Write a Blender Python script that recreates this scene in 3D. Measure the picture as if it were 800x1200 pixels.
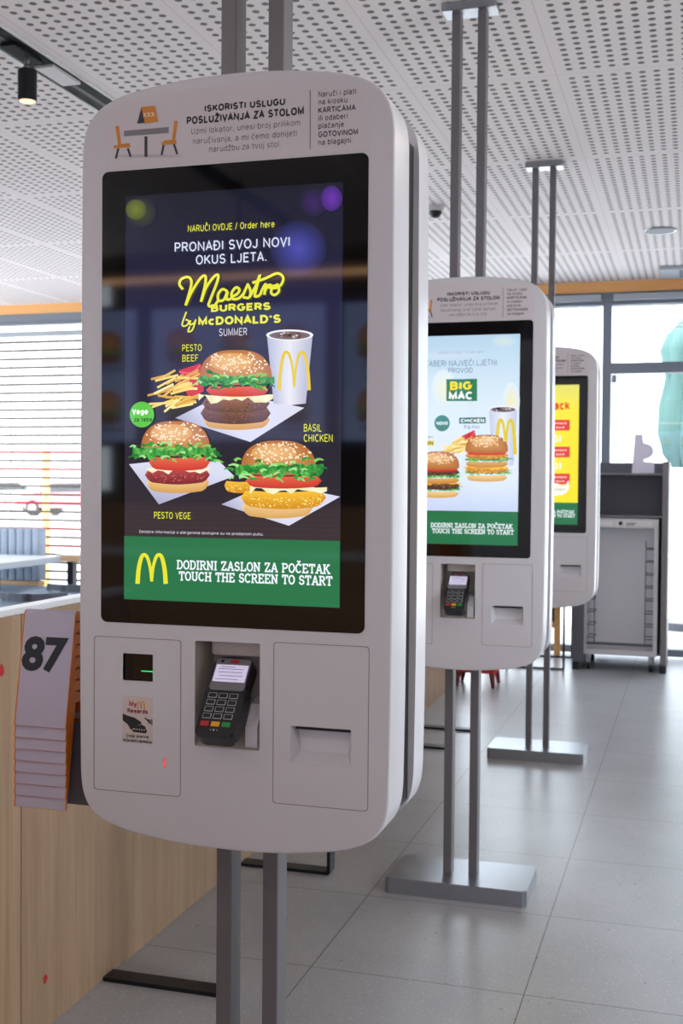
import bpy, bmesh, math, random
import numpy as np
from mathutils import Matrix, Vector
random.seed(7)
for o in list(bpy.data.objects): bpy.data.objects.remove(o)
sc = bpy.context.scene
COL = sc.collection
PI = math.pi

# ------------------------------------------------------------------ camera
F, PITCH, ROLL, YAW, EYE = 1379.48, 0.0264, 0.0083, 0.2912, 1.435
cp, sp, cr, sr, cy, sy = (math.cos(PITCH), math.sin(PITCH), math.cos(ROLL), math.sin(ROLL), math.cos(YAW), math.sin(YAW))
fwd = Vector((-cp*sy, cp*cy, -sp)); rgt = Vector((cy, sy, 0)); upv = Vector((-sp*sy, sp*cy, cp))
R2 = cr*rgt + sr*upv; U2 = cr*upv - sr*rgt
cam = bpy.data.cameras.new('camera'); camo = bpy.data.objects.new('camera', cam); COL.objects.link(camo)
cam.sensor_fit = 'VERTICAL'; cam.sensor_height = 36; cam.sensor_width = 24; cam.lens = F/1200*36
cam.clip_start = 0.05; cam.clip_end = 300
camo.matrix_world = Matrix(((R2.x, U2.x, -fwd.x, 0), (R2.y, U2.y, -fwd.y, 0), (R2.z, U2.z, -fwd.z, EYE), (0, 0, 0, 1)))
cam.dof.use_dof = True; cam.dof.focus_distance = 2.1; cam.dof.aperture_fstop = 9
sc.camera = camo

# ------------------------------------------------------------------ sky and exposure
w = bpy.data.worlds.new('sky'); sc.world = w; w.use_nodes = True
bg = w.node_tree.nodes['Background']; bg.inputs[0].default_value = (0.80, 0.90, 1.0, 1); bg.inputs[1].default_value = 4.3
vs = sc.view_settings; vs.view_transform = 'Standard'; vs.look = 'None'; vs.exposure = 0.12; vs.gamma = 1; vs.use_curve_mapping = False
sc.cycles.use_denoising = True
sc.cycles.max_bounces = 10; sc.cycles.diffuse_bounces = 6; sc.cycles.glossy_bounces = 4; sc.cycles.transmission_bounces = 6
sc.cycles.sample_clamp_indirect = 6
def area(name, loc, rot, sx, sy_, power, col=(1, 1, 1), portal=False):
    l = bpy.data.lights.new(name, 'AREA'); l.shape = 'RECTANGLE'; l.size = sx; l.size_y = sy_; l.energy = power; l.color = col
    if portal: l.cycles.is_portal = True
    o = bpy.data.objects.new(name, l); COL.objects.link(o); o.location = loc; o.rotation_euler = rot
    return o
ROOM_L, ROOM_R, ROOM_B, ROOM_F, CEIL = -7.6, 2.3, 9.95, -4.2, 3.09
sun = bpy.data.lights.new('sun', 'SUN'); sun.energy = 9.0; sun.angle = .01; sun.color = (1, .96, .9)
suno = bpy.data.objects.new('sun', sun); COL.objects.link(suno); suno.rotation_euler = (math.radians(36), 0, 0)
# sky portals: back and right glazing, plus the added left and front openings
area('window_portal', (-2.0, ROOM_B+0.35, 1.5), (-PI/2, 0, 0), 11.0, 3.0, 1, portal=True)
area('window_portal', (ROOM_L-0.3, 7.2, 1.7), (0, -PI/2, 0), 2.6, 5.4, 1, portal=True)
area('window_portal', (-5.6, ROOM_F-.2, 2.12), (PI/2, 0, 0), 2.8, 1.6, 1, portal=True)
area('window_portal', (1.18, ROOM_F-.2, 2.12), (PI/2, 0, 0), 1.5, 1.6, 1, portal=True)
area('window_portal', (ROOM_R+0.3, 5.85, 1.55), (0, PI/2, 0), 2.9, 8.5, 1, portal=True)

# ------------------------------------------------------------------ helpers
def ray(px, py):
    du, dv = px-400, py-600
    u = (du*cr+dv*sr)/F; v = -(-du*sr+dv*cr)/F
    y = cp+v*sp; z = v*cp-sp
    return (u*cy-y*sy, u*sy+y*cy, z)
def atB(px, py, b): r = ray(px, py); t = b/r[1]; return (r[0]*t, b, EYE+r[2]*t)
def atZ(px, py, z): r = ray(px, py); t = (z-EYE)/r[2]; return (r[0]*t, r[1]*t, z)
KB = [1.885, 3.950, 6.053]; KX = -0.7654
class Face:                                     # the front plane of one kiosk: a point of it measured along the view ray
    def __init__(s, b): s.b = b
    def __call__(s, px, py): p = atB(px, py, s.b); return (p[0]-KX, p[2])
def lin(c):
    f = lambda v: v/12.92 if v <= .04045 else ((v+.055)/1.055)**2.4
    return tuple(f(x/255) for x in c)
MATS = {}
def mat(name, rgb, rough=.5, metal=0, emit=None, spec=.5, coat=0, trans=0, alpha=1):
    m = bpy.data.materials.new(name); m.use_nodes = True
    b = m.node_tree.nodes['Principled BSDF']
    b.inputs['Base Color'].default_value = (*lin(rgb), 1); b.inputs['Roughness'].default_value = rough
    b.inputs['Metallic'].default_value = metal; b.inputs['Specular IOR Level'].default_value = spec
    b.inputs['Coat Weight'].default_value = coat
    b.inputs['Transmission Weight'].default_value = trans
    if emit: b.inputs['Emission Color'].default_value = (*lin(rgb), 1); b.inputs['Emission Strength'].default_value = emit
    MATS[name] = m
    return m
class NT:
    def __init__(s, m): s.t = m.node_tree; s.n = s.t.nodes; s.l = s.t.links; s.b = s.n['Principled BSDF']
    def new(s, typ, **k):
        n = s.n.new(typ)
        for a, v in k.items(): setattr(n, a, v)
        return n
    def put(s, sock, v):
        if isinstance(v, bpy.types.NodeSocket): s.l.new(v, sock)
        else: sock.default_value = v
    def m(s, op, a, b=0.0, c=0.0):
        n = s.new('ShaderNodeMath', operation=op)
        for i, v in enumerate((a, b, c)):
            if i < len(n.inputs): s.put(n.inputs[i], v)
        return n.outputs[0]
    def mix(s, f, a, b):
        n = s.new('ShaderNodeMix', data_type='RGBA'); s.put(n.inputs[0], f)
        s.put(n.inputs[6], a if isinstance(a, bpy.types.NodeSocket) else (*lin(a), 1)); s.put(n.inputs[7], b if isinstance(b, bpy.types.NodeSocket) else (*lin(b), 1))
        return n.outputs[2]
    def coord(s, scale=(1, 1, 1), kind='Object'):
        t = s.new('ShaderNodeTexCoord'); mp = s.new('ShaderNodeMapping'); mp.inputs['Scale'].default_value = scale
        s.l.new(t.outputs[kind], mp.inputs[0]); return mp.outputs[0]
    def noise(s, vec, scale, detail=3, rough=.5):
        n = s.new('ShaderNodeTexNoise'); s.l.new(vec, n.inputs['Vector']); n.inputs['Scale'].default_value = scale; n.inputs['Detail'].default_value = detail; n.inputs['Roughness'].default_value = rough
        return n.outputs[0]
    def ramp(s, v, lo, hi):
        n = s.new('ShaderNodeMapRange'); s.put(n.inputs[0], v); n.inputs[1].default_value = lo; n.inputs[2].default_value = hi
        return n.outputs[0]
def build(name, verts, faces, m, parent=None, smooth=None, cols=None):
    me = bpy.data.meshes.new(name); me.from_pydata([tuple(v) for v in verts], [], [tuple(f) for f in faces]); me.materials.append(m)
    if cols is not None:
        ca = me.color_attributes.new('Col', 'FLOAT_COLOR', 'POINT')
        ca.data.foreach_set('color', np.array([(*c, 1) for c in cols], dtype=np.float32).ravel())
    if smooth is not None: me.shade_smooth(); me.set_sharp_from_angle(angle=math.radians(smooth))
    me.update()
    o = bpy.data.objects.new(name, me); COL.objects.link(o)
    if parent: o.parent = parent
    return o
def thing(name, label, cat, loc=(0, 0, 0), rz=0, group=None):
    o = bpy.data.objects.new(name, None); COL.objects.link(o); o.empty_display_size = .05
    o.location = loc; o.rotation_euler = (0, 0, rz)
    return tag(o, label, cat, group)
def tag(o, label, cat, group=None):
    o['label'] = label; o['category'] = cat
    if group: o['group'] = group
    return o
def struct(o): o['kind'] = 'structure'; return o
def dup(o, parent=None):
    c = o.copy(); COL.objects.link(c); c.parent = parent
    for ch in [x for x in bpy.data.objects if x.parent == o]: dup(ch, c)
    return c
class MB:                                       # collects solids, links them as ONE mesh
    def __init__(s): s.bm = bmesh.new()
    def _x(s, vs_, M):
        if M is not None: bmesh.ops.transform(s.bm, matrix=M, verts=vs_)
    def box(s, x0, x1, y0, y1, z0, z1, bev=0, seg=2, M=None):
        r = bmesh.ops.create_cube(s.bm, size=1); v = r['verts']
        bmesh.ops.transform(s.bm, matrix=Matrix.Translation(((x0+x1)/2, (y0+y1)/2, (z0+z1)/2)) @ Matrix.Diagonal((abs(x1-x0), abs(y1-y0), abs(z1-z0), 1)), verts=v)
        if bev:
            e = list({e for q in v for e in q.link_edges})
            r = bmesh.ops.bevel(s.bm, geom=e, offset=bev, segments=seg, profile=.5, affect='EDGES')
            v = list({q for f in r['faces'] for q in f.verts} | {q for q in v if q.is_valid})
        s._x(v, M); return s
    def cyl(s, c, r, h, n=24, r2=None, axis='Z', M=None):
        q = bmesh.ops.create_cone(s.bm, cap_ends=True, segments=n, radius1=r, radius2=r if r2 is None else r2, depth=h)
        A = {'Z': Matrix(), 'X': Matrix.Rotation(PI/2, 4, 'Y'), 'Y': Matrix.Rotation(PI/2, 4, 'X')}[axis]
        bmesh.ops.transform(s.bm, matrix=Matrix.Translation(c) @ A, verts=q['verts']); s._x(q['verts'], M); return s
    def lathe(s, prof, n=32, M=None):           # (r, z) pairs round the z axis
        rings = []; new = []
        for r, z in prof:
            rings.append([s.bm.verts.new((r*math.cos(2*PI*k/n), r*math.sin(2*PI*k/n), z)) for k in range(n)]); new += rings[-1]
        for a, b in zip(rings, rings[1:]):
            for k in range(n): s.bm.faces.new((a[k], a[(k+1) % n], b[(k+1) % n], b[k]))
        s.bm.faces.new(rings[0][::-1]); s.bm.faces.new(rings[-1]); s._x(new, M); return s
    def sphere(s, c, r, M=None, sub=3):
        q = bmesh.ops.create_uvsphere(s.bm, u_segments=20, v_segments=12, radius=1)
        bmesh.ops.transform(s.bm, matrix=Matrix.Translation(c) @ Matrix.Diagonal((*(r if isinstance(r, tuple) else (r, r, r)), 1)), verts=q['verts']); s._x(q['verts'], M); return s
    def prism(s, pts, d0, d1, plane='XZ', M=None):   # a polygon pushed through a depth
        f = {'XZ': lambda p, d: (p[0], d, p[1]), 'XY': lambda p, d: (p[0], p[1], d), 'YZ': lambda p, d: (d, p[0], p[1])}[plane]
        a = [s.bm.verts.new(f(p, d0)) for p in pts]; b = [s.bm.verts.new(f(p, d1)) for p in pts]
        n = len(pts); s.bm.faces.new(a); s.bm.faces.new(b[::-1])
        for k in range(n): s.bm.faces.new((a[(k+1) % n], a[k], b[k], b[(k+1) % n]))
        s._x(a+b, M); return s
    def tube(s, pts, r, n=10):
        pts = [Vector(p) for p in pts]; rings = []
        for i, p in enumerate(pts):
            d = (pts[min(i+1, len(pts)-1)]-pts[max(i-1, 0)]).normalized()
            u = d.cross(Vector((0, 0, 1)) if abs(d.z) < .9 else Vector((1, 0, 0))).normalized(); v = d.cross(u)
            rr = r[i] if isinstance(r, (list, tuple)) else r
            rings.append([s.bm.verts.new(p+u*rr*math.cos(2*PI*k/n)+v*rr*math.sin(2*PI*k/n)) for k in range(n)])
        for a, b in zip(rings, rings[1:]):
            for k in range(n): s.bm.faces.new((a[k], a[(k+1) % n], b[(k+1) % n], b[k]))
        s.bm.faces.new(rings[0][::-1]); s.bm.faces.new(rings[-1]); return s
    def build(s, name, m, parent=None, smooth=None):
        bmesh.ops.recalc_face_normals(s.bm, faces=s.bm.faces)
        me = bpy.data.meshes.new(name); s.bm.to_mesh(me); s.bm.free(); me.materials.append(m)
        if smooth is not None: me.shade_smooth(); me.set_sharp_from_angle(angle=math.radians(smooth))
        o = bpy.data.objects.new(name, me); COL.objects.link(o)
        if parent: o.parent = parent
        return o
def rrect(x0, x1, z0, z1, r, n=6):
    p = []
    for cx, cz, a0 in ((x1-r, z1-r, 0), (x0+r, z1-r, 90), (x0+r, z0+r, 180), (x1-r, z0+r, 270)):
        for k in range(n+1):
            a = math.radians(a0+90*k/n); p.append((cx+r*math.cos(a), cz+r*math.sin(a)))
    return p
def catmull(P, n=6, closed=False):
    out = []; m = len(P)
    for i in range(m if closed else m-1):
        g = lambda j: P[j % m] if closed else P[min(max(j, 0), m-1)]
        p0, p1, p2, p3 = g(i-1), g(i), g(i+1), g(i+2)
        for k in range(n):
            t = k/n
            out.append(tuple(.5*(2*b+(c-a)*t+(2*a-5*b+4*c-d)*t*t+(3*b-a-3*c+d)*t**3) for a, b, c, d in zip(p0, p1, p2, p3)))
    if not closed: out.append(tuple(P[-1]))
    return out
def offset(poly, d):                            # shrink a closed outline by d
    n = len(poly); out = []; A = sum(poly[i][0]*poly[(i+1) % n][1]-poly[(i+1) % n][0]*poly[i][1] for i in range(n)); sgn = 1 if A > 0 else -1
    for i in range(n):
        a, b = Vector(poly[i-1]), Vector(poly[(i+1) % n]); t = (b-a).normalized()
        out.append((poly[i][0]-t.y*d*sgn, poly[i][1]+t.x*d*sgn))
    return out

# ------------------------------------------------------------------ materials
white = mat('kiosk_shell_paint', (216, 214, 219), .30, spec=.5)
black_core = mat('black_core', (16, 18, 22), .5)
glass_black = mat('screen_glass', (8, 9, 13), .045, spec=.6)
steel_dark = mat('grey_powder_coat', (116, 113, 117), .36, metal=.25)
steel_base = mat('brushed_grey_steel', (164, 168, 174), .3, metal=.85)
panel_line = mat('panel_joint', (142, 130, 124), .7)
niche_paint = mat('niche_paint', (188, 178, 170), .45)
dark_plastic = mat('dark_plastic', (27, 28, 33), .4)
lcd_grey = mat('terminal_bezel', (126, 124, 128), .4)
lcd_white = mat('terminal_display', (204, 198, 226), .3, emit=.55)
key_line = mat('key_outline', (196, 198, 202), .5)
key_black = mat('key_rubber', (24, 26, 31), .5)
red_key = mat('red_key', (196, 44, 44), .45); yellow_key = mat('yellow_key', (240, 170, 36), .45); green_key = mat('green_key', (28, 150, 70), .45)
matt_black = mat('matt_black', (20, 22, 28), .75, spec=.25)
black_steel = mat('black_steel', (24, 27, 34), .38, metal=.3)
window_grey = mat('window_frame_grey', (128, 136, 148), .5)
orange_wood = mat('orange_fascia', (248, 186, 116), .5)
orange_plastic = mat('orange_card', (226, 122, 18), .5)
lavender_card = mat('lavender_card', (196, 188, 206), .55)
digit_ink = mat('digit_ink', (34, 38, 46), .6)
upholstery = mat('blue_grey_upholstery', (168, 182, 200), .8)
cabinet_dark = mat('cabinet_dark', (92, 92, 100), .5)
cabinet_side = mat('cabinet_side', (128, 122, 124), .5)
trolley_white = mat('trolley_white', (206, 204, 206), .45)
wire_grey = mat('wire_grey', (96, 98, 104), .4, metal=.5)
teal_cloth = mat('teal_canvas', (84, 120, 118), .8)
red_paint = mat('red_paint', (196, 40, 40), .5)
wood_edge = mat('pale_wood', (214, 176, 136), .5)
table_white = mat('white_laminate', (243, 245, 247), .3)
table_edge = mat('grey_edge', (176, 184, 192), .5)
wall_paint = mat('wall_paint', (214, 208, 204), .8)
ground_m = mat('pavement', (206, 206, 206), .9)
lens_warm = mat('lamp_lens', (255, 214, 168), .4, emit=1.0)
tyre = mat('tyre', (30, 30, 32), .8)

def attr_mat(name, emit):
    m = bpy.data.materials.new(name); m.use_nodes = True; t = NT(m)
    a = t.new('ShaderNodeAttribute', attribute_name='Col')
    if emit:
        t.b.inputs['Base Color'].default_value = (.004, .004, .006, 1); t.l.new(a.outputs['Color'], t.b.inputs['Emission Color']); t.b.inputs['Emission Strength'].default_value = emit; t.b.inputs['Roughness'].default_value = .05
        t.b.inputs['Specular IOR Level'].default_value = .6
    else:
        t.l.new(a.outputs['Color'], t.b.inputs['Base Color']); t.b.inputs['Roughness'].default_value = .5
    return m
lit_picture = attr_mat('lit_picture', 1.0)
printed = attr_mat('printed_ink', 0)
board_picture = attr_mat('menu_board_picture', 2.2)

floor_m = mat('speckled_tile', (150, 148, 148), .36); t = NT(floor_m)
TS, TX, TY = .6265, -.4364, 3.274
v = t.coord(); sep = t.new('ShaderNodeSeparateXYZ'); t.l.new(v, sep.inputs[0])
def line_mask(t, s, o, size, wd):
    u = t.m('FRACT', t.m('ADD', t.m('DIVIDE', t.m('SUBTRACT', s, o), size), 100.5)); d = t.m('ABSOLUTE', t.m('SUBTRACT', u, .5))
    return t.m('LESS_THAN', d, wd/size/2)
g = t.m('MAXIMUM', line_mask(t, sep.outputs[0], TX, TS, .0036), line_mask(t, sep.outputs[1], TY, TS, .0036))
vo = t.new('ShaderNodeTexVoronoi'); t.l.new(v, vo.inputs['Vector']); vo.inputs['Scale'].default_value = 105
sc2 = t.new('ShaderNodeSeparateColor'); t.l.new(vo.outputs['Color'], sc2.inputs[0])
spk = t.m('MULTIPLY', t.m('LESS_THAN', vo.outputs['Distance'], .30), t.m('GREATER_THAN', sc2.outputs[0], .74))
base = t.mix(t.ramp(t.noise(v, 3.2, 4), .3, .7), (162, 163, 166), (175, 176, 179))
base = t.mix(t.ramp(t.noise(v, 140, 2), .35, .65), base, t.mix(.25, base, (128, 127, 128)))
c = t.mix(t.m('MULTIPLY', spk, .55), base, (208, 207, 206)); c = t.mix(g, c, (92, 86, 84)); t.l.new(c, t.b.inputs['Base Color'])
t.l.new(t.ramp(t.noise(v, 60, 2), 0, 1), t.b.inputs['Roughness'])
mr = t.new('ShaderNodeMapRange'); t.l.new(t.noise(v, 40, 2), mr.inputs[0]); mr.inputs[3].default_value = .24; mr.inputs[4].default_value = .36; t.l.new(mr.outputs[0], t.b.inputs['Roughness'])

ceil_m = mat('perforated_panel', (226, 218, 218), .7); t = NT(ceil_m); v = t.coord(); sep = t.new('ShaderNodeSeparateXYZ'); t.l.new(v, sep.inputs[0])
PX, PY = .6135, 1.262
left = t.m('LESS_THAN', sep.outputs[0], -2.5)
xs = t.m('ADD', sep.outputs[0], t.m('ADD', .563, t.m('MULTIPLY', left, 2.585-.563)))
ys = t.m('SUBTRACT', sep.outputs[1], 4.870)
ux = t.m('MULTIPLY', t.m('FRACT', t.m('ADD', t.m('DIVIDE', xs, PX), 50)), 11.0)
uy = t.m('MULTIPLY', t.m('FRACT', t.m('ADD', t.m('DIVIDE', ys, PY), 50)), 23.0)
rx, ry = t.m('ROUND', ux), t.m('ROUND', uy)
dx = t.m('MULTIPLY', t.m('SUBTRACT', ux, rx), PX/11); dy = t.m('MULTIPLY', t.m('SUBTRACT', uy, ry), PY/23)
d2 = t.m('SQRT', t.m('ADD', t.m('MULTIPLY', dx, dx), t.m('MULTIPLY', dy, dy)))
ok = t.m('MULTIPLY', t.m('MULTIPLY', t.m('GREATER_THAN', rx, .5), t.m('LESS_THAN', rx, 10.5)), t.m('MULTIPLY', t.m('GREATER_THAN', ry, .5), t.m('LESS_THAN', ry, 22.5)))
hole = t.m('MULTIPLY', t.m('LESS_THAN', d2, .0135), ok)
jx = t.m('LESS_THAN', t.m('ABSOLUTE', t.m('MULTIPLY', t.m('SUBTRACT', ux, t.m('MULTIPLY', t.m('ROUND', t.m('DIVIDE', ux, 11)), 11)), PX/11)), .002)
jy = t.m('LESS_THAN', t.m('ABSOLUTE', t.m('MULTIPLY', t.m('SUBTRACT', uy, t.m('MULTIPLY', t.m('ROUND', t.m('DIVIDE', uy, 23)), 23)), PY/23)), .002)
c = t.mix(t.m('MULTIPLY', t.m('MAXIMUM', jx, jy), .45), (238, 231, 231), (176, 166, 166)); c = t.mix(hole, c, (96, 90, 90)); t.l.new(c, t.b.inputs['Base Color'])

def wood_mat(name, a, b, grain, axis_scale, joint=None):
    m = mat(name, a, .42); t = NT(m); v = t.coord(axis_scale)
    n1 = t.noise(v, grain, 6, .65); n2 = t.noise(v, grain*5, 3, .6)
    c = t.mix(t.ramp(t.m('ADD', t.m('MULTIPLY', n1, .7), t.m('MULTIPLY', n2, .3)), .34, .66), a, b)
    t.l.new(c, t.b.inputs['Base Color']); return m
oak = wood_mat('oak_laminate', (160, 130, 102), (188, 158, 126), 22, (1, 1, .04))
counter_wood = wood_mat('counter_wood', (176, 128, 84), (200, 152, 106), 18, (.05, 1, 1))

# ------------------------------------------------------------------ setting
struct(MB().box(ROOM_L, ROOM_R, ROOM_F, ROOM_B+.2, -.12, 0).build('floor', floor_m))
cm = MB()
cm.box(-2.457, ROOM_R, ROOM_F, ROOM_B+.2, CEIL, CEIL+.03).box(ROOM_L, -2.588, ROOM_F, ROOM_B+.2, CEIL, CEIL+.03).box(-2.70, -2.35, ROOM_F, ROOM_B+.2, CEIL+.09, CEIL+.12)
struct(cm.build('ceiling', ceil_m))
tr = MB()                                        # white edge trims of the slot the track lies in
tr.box(-2.457, -2.447, ROOM_F, ROOM_B-.1, CEIL-.006, CEIL+.09).box(-2.598, -2.588, ROOM_F, ROOM_B-.1, CEIL-.006, CEIL+.09)
struct(tr.build('trim_1', mat('trim_white', (226, 228, 232), .5)))
wl = MB(); wl.box(ROOM_L-.15, ROOM_L, ROOM_F, 4.5, 0, CEIL+.12).box(ROOM_L-.15, ROOM_L, 4.5, ROOM_B+.2, 0, .5).box(ROOM_L-.15, ROOM_L, 4.5, ROOM_B+.2, 2.95, CEIL+.12)  # unseen left openings, added so daylight brightens the ceiling
for k in range(4): wl.box(ROOM_L-.15, ROOM_L, 6.0+k*1.3, 6.0+k*1.3+.1, .5, 2.95)
struct(wl.build('wall_left', wall_paint))
struct(MB().box(-60, ROOM_L-.15, ROOM_F-.15, ROOM_B+.2, -.16, -.06).build('ground_left', ground_m))
wf = MB().box(ROOM_L, ROOM_R, ROOM_F-.15, ROOM_F, 0, 1.35).box(ROOM_L, ROOM_R, ROOM_F-.15, ROOM_F, 2.9, CEIL+.12).box(ROOM_L, -7.0, ROOM_F-.15, ROOM_F, 1.35, 2.9).box(-4.2, .45, ROOM_F-.15, ROOM_F, 1.35, 2.9).box(1.9, ROOM_R, ROOM_F-.15, ROOM_F, 1.35, 2.9)  # unseen window openings added to throw cool daylight on the kiosk faces
struct(wf.build('wall_front', mat('wall_dimming_tone', (128, 114, 104), .6)))  # dark tone chosen to dim and warm the light on the kiosks
struct(MB().box(-60, 60, -60, ROOM_F-.15, -.16, -.06).build('ground_front', ground_m))
wr = MB(); wr.box(ROOM_R, ROOM_R+.15, ROOM_F, 1.7, 0, CEIL+.12).box(ROOM_R, ROOM_R+.15, 1.7, ROOM_B+.2, 0, .2).box(ROOM_R, ROOM_R+.15, 1.7, ROOM_B+.2, 2.95, CEIL+.12)
for k in range(5): wr.box(ROOM_R, ROOM_R+.15, 3.1+k*1.75, 4.7+k*1.75+.1, .2, 2.95)
struct(wr.build('wall_right', wall_paint))
# back wall: orange fascia, grey glazing frames
struct(MB().box(ROOM_L, ROOM_R, ROOM_B-.02, ROOM_B+.10, 3.003, CEIL).build('trim_2', orange_wood))
struct(MB().box(ROOM_L, ROOM_R, ROOM_B-.01, ROOM_B+.12, 2.93, 3.003).build('wall_back', window_grey))
def pane_mat():
    m = bpy.data.materials.new('clear_glass'); m.use_nodes = True; t = NT(m)
    tr = t.new('ShaderNodeBsdfTransparent'); gl = t.new('ShaderNodeBsdfGlossy'); gl.inputs['Roughness'].default_value = .02
    mx = t.new('ShaderNodeMixShader'); mx.inputs[0].default_value = .04
    t.l.new(tr.outputs[0], mx.inputs[1]); t.l.new(gl.outputs[0], mx.inputs[2]); t.l.new(mx.outputs[0], t.n['Material Output'].inputs[0]); return m
clear = pane_mat()
def window(n, x0, x1, z0, transom=None, post=.035):
    f = MB(); y0, y1 = ROOM_B, ROOM_B+.10
    f.box(x0, x0+post, y0, y1, z0, 2.93).box(x1-post, x1, y0, y1, z0, 2.93).box(x0+post, x1-post, y0, y1, 2.90, 2.93).box(x0+post, x1-post, y0, y1, z0, z0+.06)
    if transom: f.box(x0+post, x1-post, y0, y1, transom[0], transom[1])
    o = struct(f.build('window_%d' % n, window_grey))
    MB().box(x0+post, x1-post, y0+.04, y0+.048, z0+.06, 2.90).build('window_pane', clear, o)
    return o
window(1, ROOM_L, -4.55, .02); window(2, -4.55, -2.6, .02); window(3, -2.6, -.712, .02)
w4 = window(4, -.712, 1.4, .02, (2.338, 2.425)); window(5, 1.4, ROOM_R, .02, (2.338, 2.425))
MB().box(-.668, -.628, ROOM_B-.02, ROOM_B+.0, 2.26, 2.325, .003).build('window_catch', steel_base, w4)
struct(MB().box(-60, 60, ROOM_B+.2, 120, -.16, -.06).build('ground_outside', ground_m))
struct(MB().box(ROOM_R+.15, 60, ROOM_F-.15, ROOM_B+.2, -.16, -.06).build('ground_side', ground_m))

# ------------------------------------------------------------------ writing and pictures
_tc = {}
def text_mesh(body, bold):
    k = (body, bold)
    if k in _tc: return _tc[k]
    cu = bpy.data.curves.new('t', 'FONT'); cu.body = body; cu.size = 1; cu.offset = bold; cu.resolution_u = 3; cu.fill_mode = 'BOTH'
    o = bpy.data.objects.new('t', cu); COL.objects.link(o)
    dg = bpy.context.evaluated_depsgraph_get(); dg.update(); me = bpy.data.meshes.new_from_object(o.evaluated_get(dg))
    V = [(q.co.x, q.co.y) for q in me.vertices]; P = [tuple(p.vertices) for p in me.polygons]
    bpy.data.objects.remove(o); bpy.data.curves.remove(cu); bpy.data.meshes.remove(me)
    _tc[k] = (V, P); return _tc[k]
CAP = max(q[1] for q in text_mesh('H', 0)[0])
def arc(cx, cy_, rx, ry, a0, a1, n=8): return [(cx+rx*math.cos(math.radians(a0+(a1-a0)*i/n)), cy_+ry*math.sin(math.radians(a0+(a1-a0)*i/n))) for i in range(n+1)]
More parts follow.
